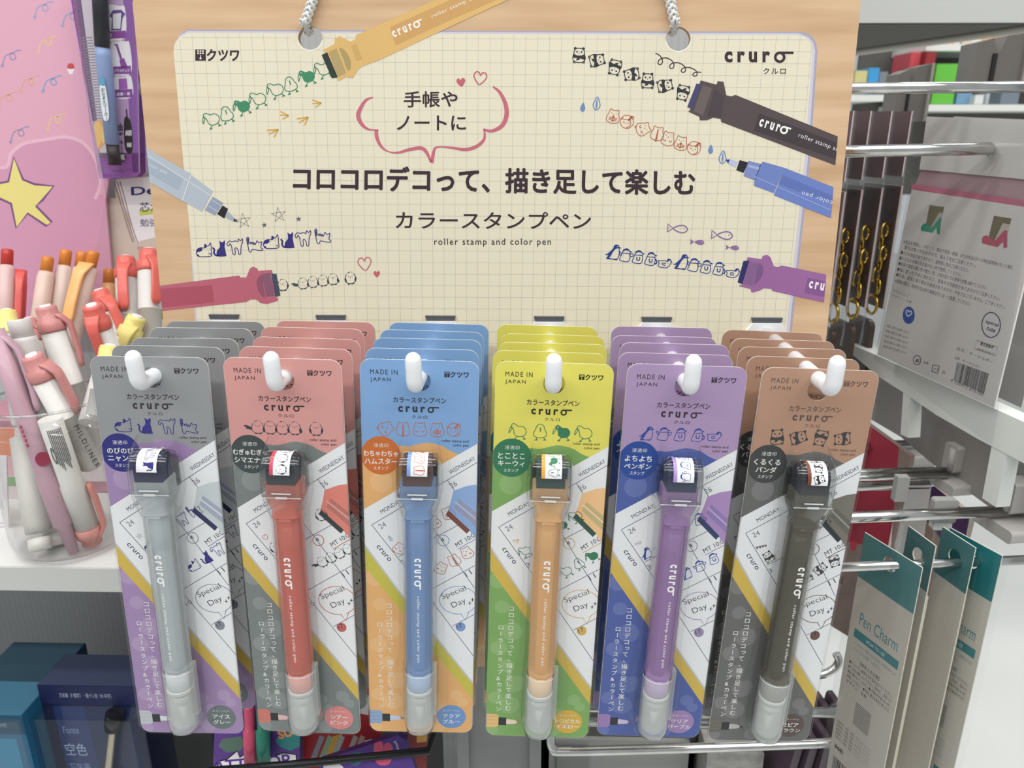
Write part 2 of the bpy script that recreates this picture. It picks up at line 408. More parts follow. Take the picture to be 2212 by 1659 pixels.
def penguin(S, v=0):
    if v == 0:
        S.P([(.5, .28), (.36, .34), (.3, .46), (.1, .48), (-.02, .36), (-.05, .2), (-.42, -.2), (-.5, -.14), (-.46, -.26), (-.3, -.24), (-.42, -.46), (-.2, -.38), (-.05, -.05), (.12, .2), (.3, .26)], 2)
        S.L([(.33, .27), (.38, 0), (.34, -.3), (.22, -.45), (-.3, -.45)], k=4); S.P([(.1, -.42), (.3, -.42), (.3, -.5), (.05, -.5)], 0); S.P([(-.35, -.42), (-.12, -.42), (-.1, -.5), (-.4, -.5)], 0)
        S.D(.24, .36, .03, 'e8e4ea'); return
    if v == 4:
        S.L([(-.5, .08), (-.42, -.12), (-.46, -.3), (-.2, -.36), (.15, -.34), (.36, -.1), (.4, .1), (.28, .26), (.12, .1), (-.1, .12), (-.35, .08)], True, 3)
        S.P([(.08, .1), (.14, .25), (.28, .3), (.4, .2), (.26, .2), (.2, .08)], 2); S.P([(.4, .2), (.5, .02), (.38, .08)], 0)
        S.L([(.05, -.08), (-.15, -.04), (-.2, -.14), (-.1, -.2), (.05, -.18)]); S.D(.3, .12, .022); return
    S.L([(-.24, .2), (-.34, -.1), (-.4, -.38), (-.2, -.44), (.1, -.46), (.26, -.36), (.3, -.1), (.26, .2)], k=3)
    S.P([(-.26, .18), (-.24, .34), (-.08, .46), (.12, .46), (.26, .32), (.42, .26), (.27, .2), (.2, .3), (0, .34), (-.16, .28)], 2)
    S.D(.1, .2, .022); S.L([(-.24, .12), (.24, .12)], k=0)
    if v == 1: S.L([(-.3, .05), (-.48, .22), (-.44, .02), (-.34, -.06)], True, 3); S.L([(.28, .1), (.5, .12), (.46, -.04), (.3, -.06)], True, 3)
    else: S.L([(-.1, 0), (-.1, -.18), (0, -.24), (.09, -.18), (.09, 0)], w=1.3)
    if v == 3: S.L([(.28, .02), (.42, -.1), (.4, -.3), (.28, -.3)], k=3, w=1.5)
def panda(S, fillh=None):
    S.L([(-.3, .3), (-.16, .42), (.16, .42), (.3, .3), (.34, .05), (.4, -.2), (.3, -.42), (0, -.47), (-.3, -.42), (-.4, -.2), (-.34, .05)], True, 3)
    S.P([(-.34, .06), (-.15, -.02), (.15, -.02), (.34, .06), (.42, -.18), (.34, -.3), (.1, -.2), (.0, -.3), (-.2, -.34), (-.12, -.2), (-.42, -.16)], 2)
    for q in (-1, 1):
        S.D(q*.26, .42, .09); S.D(q*.14, .2, .055); S.L(circ(q*.3, -.45, .06), True, 0)
    S.D(0, .1, .028)
def heart(S, fill=False):
    p = [(0, -.42), (-.3, -.12), (-.42, .15), (-.3, .38), (-.1, .36), (0, .18), (.1, .36), (.3, .38), (.42, .15), (.3, -.12)]
    S.P(p, 2) if fill else S.L(p, True, 3)
def star(S, fill=False):
    q = [(.5*math.cos(math.radians(90+72*k)), .5*math.sin(math.radians(90+72*k))) for k in range(5)]
    if fill: S.P([p for k in range(5) for p in (q[k], (.19*math.cos(math.radians(126+72*k)), .19*math.sin(math.radians(126+72*k))))], 0)
    else: S.L([q[0], q[2], q[4], q[1], q[3]], True, 0)
def fish(S, fill=False):
    p = [(-.2, 0), (.1, .16), (.36, .16), (.5, 0), (.36, -.16), (.1, -.16)]
    (S.P if fill else S.L)(p, *([3] if fill else [True, 3])); t = [(-.2, 0), (-.5, .2), (-.46, 0), (-.5, -.2)]
    S.P(t, 0) if fill else S.L(t, True, 0)
    S.D(.34, .03, .03, 'eeeae0' if fill else None)
def drop(S, fill=False):
    p = [(0, .5), (.2, .1), (.24, -.2), (0, -.46), (-.24, -.2), (-.2, .1)]
    S.P(p, 2) if fill else (S.L(p, True, 3), S.P([(0, .4), (.07, -.1), (0, -.4), (-.07, -.1)], 2))
def tick(S): [S.L([(.5, 0), q], k=0, w=1.2) for q in ((-.5, .3), (-.45, -.1), (-.1, -.5))]
def curl(S):
    p = []
    for k in range(60):
        t = k/59; p.append((-.5+t+.1*math.sin(t*4*math.tau), .12+.1*math.cos(t*4*math.tau)*(1-.4*t)-.22*t))
    S.L(p, k=0)
def animals(kind, a, xs, y, s, ink, ang=0, up=1, lay=3, idx=None):
    """a row of one stamp's animals centred at the xs (y may be a list)"""
    for i, x in enumerate(xs):
        yy = y[i] if isinstance(y, (list, tuple)) else y; k = idx[i] if idx else i
        S = Stamp(a, x, yy, s, ink, ang, up, lay)
        if kind == 'cat': cat(S, k % 4)
        elif kind == 'bird': bird(S)
        elif kind == 'ham': hamlie(a, x, yy, s, ink, ang, up, lay) if k % 5 == 0 else ham(S, (0, 2, 0, 1, 3)[k % 5])
        elif kind == 'kiwi': kiwi(S, (0, 1, 2, 0)[k % 4])
        elif kind == 'peng': penguin(S, k % 5)
        elif kind == 'panda': panda(Stamp(a, x, yy, s, ink, ang+(8, -70, 172, 100)[k % 4], up, lay))
def maker_logo(a, x0, y0, x1, y1, h, up=1, bg='e8e4d8', lay=3):
    """square mark and four kana"""
    hh = abs(y1-y0); s = hh*.95; a.fill([(x0, y0), (x0+s, y0), (x0+s, y1), (x0, y1)], h, lay)
    for i in range(3):
        for j in range(2):
            cx, cy = x0+s*(.27+.23*i), y0+(y1-y0)*(.85-.2*j); a.fill([(cx-s*.08, cy-s*.07), (cx+s*.08, cy-s*.07), (cx+s*.08, cy+s*.07), (cx-s*.08, cy+s*.07)], bg, lay+1)
    a.dot(x0+s*.5, y0+(y1-y0)*.2, s*.1, bg, lay+1.2); a.fill([(x0+s*.46, y0+(y1-y0)*.2), (x0+s*.54, y0+(y1-y0)*.2), (x0+s*.54, y0+(y1-y0)*.5), (x0+s*.46, y0+(y1-y0)*.5)], bg, lay+1)
    a.text('クツワ', (x0+s*1.12, y0), (x1, y0), hh*up/up, h, lay, .035, 1, up)
def cruro(a, p0, p1, ht, h, lay=3, up=1, bold=.04, wd=.24):
    """the five-letter word whose last round letter carries a long flat bar"""
    dx, dy = p1[0]-p0[0], p1[1]-p0[1]; l = math.hypot(dx, dy); ux, uy = dx/l, dy/l; nx, ny = -uy*up, ux*up
    f = lambda s, t: (p0[0]+ux*s+nx*t, p0[1]+uy*s+ny*t)
    a.text('crur', p0, f(l*.66, 0), ht, h, lay, bold, 1.5, up)
    r = ht*.40; c = l*.80
    a.line([f(c+r*math.cos(k*math.tau/20), ht*.5-ht*.03+r*math.sin(k*math.tau/20)) for k in range(20)], ht*wd, h, lay, True)
    a.line([f(c-.05*ht, ht*.5-ht*.03+r), f(l, ht*.5-ht*.03+r)], ht*wd*.95, h, lay+.3)
# ------------------------------------------------------------------ stamp pen packs
KINDS = {
 'grey': dict(top='989a9d', low='a487b6', badge='2b2c80', ink='332f88', pen='c3cccf', core='aab4b8', pill='6c777a', acc='858c96', strip='d6b645', text='3c3034', a='cat', b=('のびのび', 'ニャンコ'), p=('アイス', 'グレー'), mark='2e2f85', band='ece8f2'),
 'pink': dict(top='dc9c97', low='7b8483', badge='3f4a4b', ink='3d4348', pen='e37463', core='b03a2e', pill='e08583', acc='c4605c', strip='d6b645', text='3c2c30', a='bird', b=('むぎゅむぎゅ', 'シマエナガ'), p=('シアー', 'ピンク'), mark='3d4348', band='d8465c'),
 'blue': dict(top='80abdd', low='e9b06a', badge='d26c1a', ink='c2683a', pen='82a8de', core='4a70a4', pill='6c97d0', acc='7c9cd0', strip='cbc13c', text='2d2c3a', a='ham', b=('わちゃわちゃ', 'ハムスター'), p=('アクア', 'ブルー'), mark='cc5a34', band='7fa2da'),
 'yellow': dict(top='e6de58', low='7cab5a', badge='2d7b54', ink='2f7d57', pen='f6bf7c', core='c4863a', pill='dcb034', acc='d8b25a', strip='d6b645', text='25231c', a='kiwi', b=('とことこ', 'キーウィ'), p=('トロピカル', 'イエロー'), mark='2f7d57', band='f0a83c'),
 'purple': dict(top='b095be', low='4a5fa8', badge='1f479c', ink='28489e', pen='a880be', core='744a8c', pill='a384ba', acc='9c8cb4', strip='d6b645', text='3a2c34', a='peng', b=('よちよち', 'ペンギン'), p=('クリア', 'パープル'), mark='28489e', band='b294d8'),
 'brown': dict(top='b88f76', low='686968', badge='424445', ink='404145', pen='69665a', core='3a3524', pill='5a4a45', acc='6e4f45', strip='d6b645', text='66524a', a='panda', b=('くるくる', 'パンダ'), p=('セピア', 'ブラウン'), mark='303236', band='7a4030'),
}
HOLE = (0, -9.2, 4.7)
def card_mesh(key):
    K = KINDS[key]; mm = lambda x, y: (x/1000, y/1000)
    A = Art(mm, rrect(-24.9, -189.9, 24.9, -.1, 4.6)); A.rough = .42
    hole = circ(HOLE[0], HOLE[1], HOLE[2])
    A.fill([(-26, -48), (26, -44), (26, 1), (-26, 1)], K['top'], 1, [hole])
    low = K['low']
    wave = smooth([(-26, -44), (-16, -41), (-10, -38.8), (-4.8, -38.9), (0, -37.6), (3.6, -37), (9.4, -38.3), (13, -40.4), (18, -42.4), (26, -44)], False, 5)
    A.fill(wave+[(26, -191), (-26, -191)], low, 2)
    rnd = random.Random(3)
    for kb, (x, y, r) in enumerate(((-17, -56, 5), (-9, -62, 3.4), (-21, -104, 4.4), (-19, -118, 3.4), (-14, -131, 5), (-20, -140, 4), (-16, -150, 3.6), (-12, -160, 4.6), (-21, -168, 3.4), (-14, -172, 5), (6, -170, 3.5), (17, -168, 3.2), (10, -176, 3), (20, -172, 2.6), (2, -178, 4), (-4, -186, 3.2), (8, -186, 3.4), (-22, -187, 3), (-10, -158, 3))):
        A.dot(x, y, r, mix(low, 'ffffff', .13), 2.5+.06*kb, n=24)
    A.dot(-16.9, -43.5, 8.6, K['badge'], 4, 9, 36)
    # desk calendar with its yellow edge
    g = K['strip']
    A.fill([(-25, -84), (-9.7, -109), (24.3, -158), (25.5, -160), (25.5, -171), (-9.8, -120.3), (-25.5, -98)], g, 4)
    A.fill([(25.5, -36.4), (25.5, -162.5), (-9.7, -112.2), (-25.5, -87.5), (-25.5, -69.8)], 'c4c7cb', 5)
    A.fill([(25.5, -36.4), (25.5, -161), (-9.7, -110.7), (-25.5, -86), (-25.5, -69.8)], 'eceef0', 6)
    ln = '5a5e78'
    def L(*p, c=ln, wd=.28): A.line(list(p), wd, c, 7)
    L((-21.7, -77.1), (24.9, -45.6)); L((-21.7, -77.1), (-9.7, -94.3), (4, -114), (25, -145.5)); L((11.9, -54.4), (25, -74.5)); L((8.1, -81.6), (-4, -64.5))
    L((-9.7, -92.8), (24.9, -71.3)); L((8.1, -81.6), (24.6, -108.2)); L((-2, -114), (24.9, -96.5)); L((14.8, -129), (24.9, -122.4))
    ux, uy = math.cos(math.radians(34)), math.sin(math.radians(34))
    def R(t, x, y, wd, ht, c='4a4e66', lay=8, b=0, sp=1): A.text(t, (x, y), (x+wd*ux, y+wd*uy), ht, c, lay, b, sp)
    R('MONDAY', -17, -71.5, 11, 1.9); R('WEDNESDAY', 13.4, -51.6, 13.2, 1.9); R('24', -17.6, -79.2, 3.2, 2.6, '7a7e88'); R('26', 14, -58.4, 3.2, 2.6, '7a7e88')
    R('3', -7.8, -97, 1.6, 2.4, '7a7e88'); R('11', 21.2, -102.6, 3, 2.6, '55596a'); R('10', 4.5, -119.5, 3.2, 2.4, '7a7e88')
    A.text('cruro', (-20, -88), (-14.4, -95.5), 1.7, '3c4260', 8, .01, 1.1)
    acc = K['acc']
    A.ring(10.4, -84.2, 2.5, .35, acc, 8, 2.7); A.text('4', (9.7, -85.1), (11, -84.4), 2, '2c2e3a', 9)
    R('MT 10:00', 16.6, -87.4, 11.2, 2.2, '2b2d42', 8, 0)
    A.line(smooth([(16.8, -88.4), (18.6, -87.4), (19.4, -86.8), (21.2, -85.4), (22.8, -84.5), (24.9, -83)]), .35, acc, 8)
    A.ring(17.4, -115, 8.7, .32, acc, 8, 7.4); A.fill([(18.9, -121.4), (22.2, -120.2), (22.2, -121.1), (18.9, -122.9)], 'eceef0', 9)
    A.line([(18.7, -122.35), (20.9, -125.6), (22.3, -121.1)], .32, acc, 10)
    A.text('Special', (10.6, -115.4), (21.5, -110.2), 3.6, '1f2026', 10, -.012); A.text('Day', (15.4, -120), (21.6, -116.8), 3.8, '1f2026', 10, -.012)
    for x, y in ((22.7, -116.4), (23.9, -114.6)): A.line([(x-.7, y), (x+.7, y)], .3, '1f2026', 10); A.line([(x, y-.9), (x, y+.9)], .3, '1f2026', 10)
    A.dot(18.6, -129.3, 2.3, acc, 8, 2.5, 24); A.text('17', (17.5, -130.4), (19.8, -129.2), 2.2, '33343c', 9)
    a = K['a']; ink = K['ink']
    if a == 'bird':
        birdrow((A, 17.5, -91.5, 5.4, ink, 30, 1, 9)); bird(Stamp(A, 12.4, -71.4, 6, ink, 20, 1, 9))
    else: animals(a, A, [9.4, 15.2, 21], [-98.2, -94, -90], 6, ink, 30, 1, 9, idx=[0, 1, 2]); animals(a, A, [6.2, 12.4], [-75.2, -70.4], 6.2, ink, 28, 1, 9, idx=[2, 3])
    deco = {'cat': star, 'bird': heart, 'ham': drop, 'kiwi': tick, 'peng': fish, 'panda': curl}[a]
    deco(Stamp(A, -13.6, -83.6, 5 if a == 'panda' else 3, '5c3030' if a == 'panda' else acc if a != 'cat' else '555a64', 30, 1, 9, .07))
    animals(a, A, [-9.6], -88.5, 5.6, ink, 30, 1, 9, idx=[0])
    # printed stamp head reaching in from the right
    pc = mix(K['pen'], 'ffffff', .12)
    A.fill([(14.6, -59.5), (20.5, -57), (26, -56), (26, -84), (22, -79), (12.2, -69.2), (13.6, -64.5)], pc, 9)
    A.fill([(12.6, -69), (11.4, -71.2), (20.8, -80.4), (22.2, -78.6)], mix(K['mark'], '30343c', .5), 10)
    A.fill([(15, -67.5), (17, -63.2), (25.5, -70.5), (25.5, -77.5)], mix(pc, K['mark'], .22), 10); A.line([(15.2, -64.6), (25.5, -73.6)], .8, mix(pc, 'ffffff', .25), 11)
    # wording
    tx = K['text']
    A.text('MADE IN', (-20.7, -6.6), (-9.2, -6.6), 2.1, tx, 3, .004, 1.25); A.text('JAPAN', (-20.7, -10.1), (-12, -10.1), 2.1, tx, 3, .004, 1.25)
    maker_logo(A, 10.4, -7.1, 20.6, -4.7, tx, 1, K['top'])
    A.text('カラースタンプペン', (-11.2, -18.9), (11.2, -18.9), 2.5, tx, 3, .018); cruro(A, (-9.2, -23.2), (8.2, -23.2), 2.7, tx)
    A.text('クルロ', (-3.4, -26), (3.2, -26), 1.5, tx, 3, .01, 1.2)
    if a == 'bird': birdrow((A, -4.6, -30.8, 6.2, ink, 0, 1, 3)); bird(Stamp(A, 12.6, -30.8, 6.4, ink, 0, 1, 3))
    else: animals(a, A, {4: [-14.4, -5, 4.6, 14], 5: [-14.4, -7.2, 0, 7.4, 14.6]}[5 if a in ('ham', 'peng') else 4], -30.8, 6.5 if a in ('ham', 'peng') else 7.3, ink)
    A.text('roller stamp and', (9.4, -36.8), (21, -36.8), 1.5, tx, 4, .008); A.text('color pen', (14.4, -38.7), (21, -38.7), 1.5, tx, 4, .008)
    wt = 'ecebe6'
    A.text('浸透印', (-20, -39.6), (-13.6, -39.6), 1.8, wt, 6, 0, 1.15)
    for i, t in enumerate(K['b']): hw = min(7.4, 1.25*len(t)+.8); A.text(t, (-17-hw, -43.9-3.6*i), (-17+hw, -43.9-3.6*i), 2.7, wt, 6, .02)
    A.text('スタンプ', (-20.2, -50.2), (-13.8, -50.2), 1.6, wt, 6, .01)
    A.vtext('コロコロデコって、描き足して楽しむ', -14.6, -118.6, 3.1, 3.45, wt, 6, .008); A.vtext('ローラースタンプ&カラーペン', -19.2, -128.8, 2.9, 3.52, wt, 6, .008)
    A.fill([(-26, -177.4), (-20.2, -177.4), (-19, -178.4), (-19, -184.2), (-20.2, -185.2), (-26, -185.2)], mix(K['pen'], low, .12), 5)
    for y in (-179, -181, -183): A.line([(-25.4, y), (-19.6, y)], .35, mix(K['pen'], '8a8a90', .35), 6)
    A.fill([(-19, -179.4), (-15.2, -179.4), (-15.2, -183.8), (-19, -183.8)], '23262b', 5); A.fill([(-15.2, -180.2), (-11.4, -180.6), (-8.8, -181.8), (-11.4, -183), (-15.2, -183.2)], mix(K['pen'], 'f0f0f4', .6), 5)
    A.fill([(-10, -181.2), (-7.6, -181.9), (-10, -182.4)], K['core'], 6)
    A.dot(14.7, -180.6, 7, K['pill'], 5, 6.8, 34)
    A.text('カラーペン', (10.6, -177.6), (18.8, -177.6), 1.1, wt, 6); 
    for i, t in enumerate(K['p']): hw = min(6, 1.35*len(t)+.1); A.text(t, (14.7-hw, -181.4-3.2*i), (14.7+hw, -181.4-3.2*i), 2.3, wt, 6, .02)
    S = MB(); S.prism([[(x/1000, y/1000) for x, y in rrect(-25, -190, 25, 0, 4.6)], [(x/1000, y/1000) for x, y in hole]], 0, .0005, M('d8d6d0'), M(mix(K['top'], 'ffffff', .45)))
    return S, A
def superell(cx, w, h, h0, z, n=16, e=.45):
    """half section of a vacuum-formed bubble at height z: from -w to w, rising to h"""
    return [(cx+w*math.copysign(abs(math.cos(t))**e, math.cos(t)), -(h0+(h-h0)*abs(math.sin(t))**e), z) for t in [math.pi*k/n for k in range(n+1)]]
def blister_mesh():
    S = MB(); u = .001
    prof = [(-33.6, 7.4, .5), (-34.4, 8, 4), (-36.5, 8.4, 10.5), (-39.5, 8.9, 13.9), (-46, 9.8, 14.7), (-56, 10.2, 14.8), (-59.5, 10, 14.2), (-65, 8.4, 13.6), (-69.5, 7.6, 13.5), (-100, 7.5, 13.5), (-143, 7.5, 13.5), (-147, 8.2, 14), (-176, 8.2, 14), (-181, 7.4, 12.6), (-184, 5.6, 7), (-184.8, 4.6, .5)]
    S.rings([superell(0, w*u, h*u, .0004, z*u, 16, .5 if i < 8 else .75) for i, (z, w, h) in enumerate(prof)], CLEAR, (False, False), True, False)
    step = [(-37, 6, .45), (-40, 10.6, 1.6), (-47, 12.6, 1.9), (-58, 12.8, 1.9), (-66, 11.4, 1.9), (-78, 10.6, 1.9), (-140, 10.4, 1.9), (-150, 12.2, 1.9), (-172, 12.2, 1.9), (-180, 10.6, 1.9), (-185.5, 6, .45)]
    S.rings([superell(.6*u, w*u, h*u, .0004, z*u, 10, .3) for z, w, h in step], CLEAR, (False, False), True, False)
    F_ = MB(); F_.prism([[(x*u, z*u) for x, z in rrect(-25.5, -190.5, 25.5, .5, 5)], [(x*u, z*u) for x, z in circ(HOLE[0], HOLE[1], HOLE[2]+.2)]], -.0005, -.0004, CLEAR)
    nf = len(F_.v)//4; S.add(F_.v[:nf], [f for f in F_.f if max(f) < nf], CLEAR)
    for s in (-1, 1): S.box(s*25.2*u-.0003, s*25.2*u+.0003, -.0013, .0008, -.186, -.014, CLEAR)
    return S.mesh('blister')
def nib_mesh(u, ax, grip):
    g = MB(); y = ax*u; wh = M('e4e8e6', .4)
    g.lathe([(5.6*u, 0), (5.6*u, .97), (5.2*u, 1)], (0, y, -.1475), (0, y, -.1575), grip, 20)
    g.lathe([(6.0*u, 0), (6.1*u, .3), (5.6*u, .5), (6.0*u, .8), (5.2*u, 1)], (0, y, -.1575), (0, y, -.1598), wh, 20)
    g.lathe([(4.4*u, 0), (4.2*u, 1)], (0, y, -.1598), (0, y, -.1640), M('c9cdcc', .4), 16); g.lathe([(2.6*u, 0), (2.4*u, 1)], (0, y, -.1640), (0, y, -.1672), M('66717a', .4), 14)
    g.lathe([(2.2*u, 0), (1.4*u, .6), (.4*u, 1)], (0, y, -.1672), (0, y, -.1765), M('d8dbda', .5), 12)
    g.lathe([(5.7*u, 0), (5.7*u, .85), (4.6*u, 1)], (0, y, -.1603), (0, y, -.1785), M('eef0ee', .4, 0, .42), 18)
    return g.mesh('nib')
def pen_parts(key, shared):
    """meshes of one roller stamp pen, in its pack's own space"""
    K = KINDS[key]; u = .001; P = {}
    tint = M(mix(K['pen'], 'ffffff', .10 if key != 'brown' else 0), .25, 0, .52, .6); solid = M(mix(K['core'], K['pen'], .25), .35); ax = -7.0
    S = MB()
    def facet(z, r):    # eight flat faces with narrow rounded corners
        o = []
        for k in range(8):
            for j in (-.37, .37):
                t = math.tau*(k+.5*0)/8+math.pi/8*0+j*math.tau/8*1.0
                rr_ = r*math.cos(math.pi/8)/math.cos(j*math.tau/8)*1.0
                o.append(Vector((rr_*u*1.05*math.sin(t), ax*u-rr_*u*1.05*math.cos(t), z*u)))
        return o
    def rr(z, w, d): return [Vector((x*u, ax*u+y*u, z*u)) for x, y in rrect(-w, -d, w, d, min(w, d)*.45, 7)]
    S.rings([facet(z, r) for z, r in ((-67.5, 5.6), (-68.6, 6.3), (-110, 6.3), (-146, 6.3), (-147.5, 5.9))], tint, (True, True), False)
    S.rings([[Vector((5.5*u*math.cos(t), ax*u+.4*u+5.3*u*math.sin(t), z*u)) for t in [math.pi*k/12 for k in range(13)]] for z in (-69.5, -146)], M(mix(K['pen'], 'ffffff', .18), .5), (False, False), True, False)
    S.rings([rr(z, w, d) for z, w, d in ((-51.6, 7.6, 5.4), (-57.2, 7.6, 5.6), (-57.8, 8.2, 5.9), (-60, 7.4, 5.7), (-64.5, 5.4, 5.2), (-67.6, 5.8, 5.8))], tint, (True, True))
    A = Art(lambda x, y: (x*u, y*u)); wt = 'f4f4f2'
    cruro(A, (-1.4, -86), (-1.4, -101.5), 3.0, wt, 1); A.text('roller stamp and color pen', (-.7, -105), (-.7, -139.5), 1.7, wt, 1, .006, 1.15)
    for v in A.mb.v: pass
    A.mb.v = [(x, y+ax*u-6.16*u, z) for x, y, z in A.mb.v]
    B = MB(); B.v = list(S.v); B.f = [list(f) for f in S.f]; B.mi = list(S.mi); B.sm = list(S.sm); B.mats = list(S.mats)
    k = len(B.v); B.v += A.mb.v; B.f += [[q+k for q in f] for f in A.mb.f]; wm = A.mb.mats[0]; B.mats.append(wm); B.mi += [B.mats.index(wm)]*len(A.mb.f); B.sm += [False]*len(A.mb.f)
    P['stamp_pen'] = B.mesh_raw('stamp_pen')
    c = MB(); c.lathe([(2.9*u, 0), (3.4*u, .02), (3.4*u, .97), (2.4*u, 1)], (0, ax*u, -.0715), (0, ax*u, -.1475), solid, 16); c.lathe([(4.4*u, 0), (4.6*u, 1)], (0, ax*u, -.0725), (0, ax*u, -.084), tint, 16)
    P['ink_tube'] = c.mesh('ink_tube')
    r = MB(); dk = M(mix(K['mark'], '2a2e38', .72), .4)
    prof = [(-12.6, -51.8), (-12.6, -46.5)]+[(-7+6.2*math.cos(math.radians(180-a)) if False else -7-5.6*math.cos(math.radians(a)), -46.5+6.6*math.sin(math.radians(a))) for a in range(0, 181, 15)]+[(-1.4, -46.5), (-1.4, -51.8)]
    r.rings([[Vector((x*u, y*u, z*u)) for y, z in prof] for x in (-6.1, 6.1)], dk, (True, True), False)
    for s in (-1, 1):                                            # knurled rims of the roller
        for i in range(9):
            for j in range(2):
                a = math.radians(12+i*17); p = Vector((s*(4.9+.75*j)*u, (-7-5.7*math.cos(a))*u, (-46.5+6.7*math.sin(a))*u))
                q = Vector((0, -math.cos(a), math.sin(a)))*.0005; t = Vector((0, math.sin(a), math.cos(a)))*.0006; x = Vector((.0003, 0, 0))
                r.add([p-t, p+x, p+t, p-x, p+q], [(0, 1, 4), (1, 2, 4), (2, 3, 4), (3, 0, 4)], dk)
    P['stamp_roller'] = r.mesh('stamp_roller')
    # paper band over the clear cap
    b = MB(); R0 = 6.55; pts = [(-13.75, -46.8)]+[(-7-6.75*math.cos(math.radians(a)), -46.5+7.5*math.sin(math.radians(a))) for a in range(0, 136, 9)]
    Ln = [0]
    for i in range(1, len(pts)): Ln.append(Ln[-1]+math.dist(pts[i], pts[i-1]))
    def on(x, s, off=0.0):
        s = max(0, min(Ln[-1]-1e-6, s)); i = max(k for k in range(len(Ln)-1) if Ln[k] <= s); t = (s-Ln[i])/(Ln[i+1]-Ln[i])
        (y0, z0), (y1, z1) = pts[i], pts[i+1]; l = math.dist(pts[i], pts[i+1]); ny, nz = -(z1-z0)/l, (y1-y0)/l
        return ((x)*u, (y0+(y1-y0)*t+ny*off)*u, (z0+(z1-z0)*t+nz*off)*u)
    for h, x0, x1 in ((K['band'], -4.2, -2.6), ('f2f2f6', -2.6, 4.4)):
        for i in range(len(Ln)-1): b.add([on(x0, Ln[i]), on(x1, Ln[i]), on(x1, Ln[i+1]-1e-7), on(x0, Ln[i+1]-1e-7)], [(0, 1, 2, 3)], M(h, .35))
    A = Art(lambda x, y: (x, y)); a = K['a']; sc = 4.6
    for i in range(3): animals(a, A, [.8], 2.6+5.0*i, sc, K['mark'], 90 if a != 'panda' else 0, 1, 1, idx=[i+1])
    q = len(b.v); b.v += [on(x, z, .03) for x, y, z in A.mb.v]; mt = A.mb.mats[0]
    for m_ in A.mb.mats:
        if m_ not in b.mats: b.mats.append(m_)
    b.f += [[k2+q for k2 in f] for f in A.mb.f]; b.mi += [b.mats.index(A.mb.mats[i]) for i in A.mb.mi]; b.sm += [False]*len(A.mb.f)
    P['paper_band'] = b.mesh_raw('paper_band')
    if 'roller_cap' not in shared:
        d = MB(); prof = [(-13.6, -57.6), (-13.6, -46.5)]+[(-7-6.6*math.cos(math.radians(a)), -46.5+7.3*math.sin(math.radians(a))) for a in range(0, 181, 12)]+[(-.4, -46.5), (-.4, -57.6)]
        xs = [(-8.7, .72), (-8.6, .9), (-8.1, .98), (-7.4, 1), (7.4, 1), (8.1, .98), (8.6, .9), (8.7, .72)]
        d.rings([[Vector((x*u, (ax+(y-ax)*s)*u, (-52+(z+52)*s)*u)) for y, z in prof] for x, s in xs], FROST, (True, True), True)
        for x0, x1, z0, z1, c_ in ((-4, 4.2, -55.6, -55.2, 'e6e9ea'), (-2.4, 2.6, -57.7, -56.9, 'eceeee'), (-8.4, 8.4, -57.45, -57.25, 'd8dcdd')): d.box(x0*u, x1*u, -.01385, -.0135, z0*u, z1*u, M(c_, .3))
        shared['roller_cap'] = d.mesh('roller_cap')
        e = MB(); e.lathe([(6.7*u, 0), (6.8*u, .04), (6.9*u, .25), (6.8*u, .9), (6.2*u, .97), (4.5*u, 1)], (0, ax*u, -.1475), (0, ax*u, -.1815), MILK, 24, (False, True))
        e.box(5.9*u, 8*u, -.009, -.0055, -.172, -.1445, MILK); e.lathe([(6.95*u, 0), (6.95*u, 1)], (0, ax*u, -.1476), (0, ax*u, -.1481), M('e4e8e8', .3), 24, (False, False))
        shared['pen_cap'] = e.mesh('pen_cap')
    P['roller_cap'] = shared['roller_cap']; P['pen_cap'] = shared['pen_cap']; P['nib'] = nib_mesh(u, ax, M(mix(K['pen'], 'ffffff', .28), .4))
    return P
POSE = {'grey': ((-.1615, .3073, -.0909), (-2.16, .88, 1.27)), 'pink': ((-.1039, .3045, -.0904), (-.92, .86, -.78)), 'blue': ((-.0467, .3070, -.0914), (-.78, 1.8, 2.21)),
        'yellow': ((.0100, .3097, -.0929), (-1.64, 1.79, .93)), 'purple': ((.0649, .3064, -.0926), (-.23, 1.94, 1.02)), 'brown': ((.1214, .31, -.0949), (-.92, 2.75, 3.3))}
HOOKX = {'grey': -.160, 'pink': -.1041, 'blue': -.0471, 'yellow': .009, 'purple': .0641, 'brown': .1202}
SHARED = {'blister': blister_mesh()}
WORDS = {'grey': ('grey', 'cat'), 'pink': ('pink', 'round bird'), 'blue': ('blue', 'hamster'), 'yellow': ('yellow', 'kiwi bird'), 'purple': ('purple', 'penguin'), 'brown': ('brown', 'panda')}
ORD = ('frontmost', 'second from the front', 'middle one', 'fourth from the front', 'rearmost')
def rx_m(loc, rot): 
    r = [math.radians(a) for a in rot]; return Matrix.Translation(loc) @ Euler(r, 'XYZ').to_matrix().to_4x4()
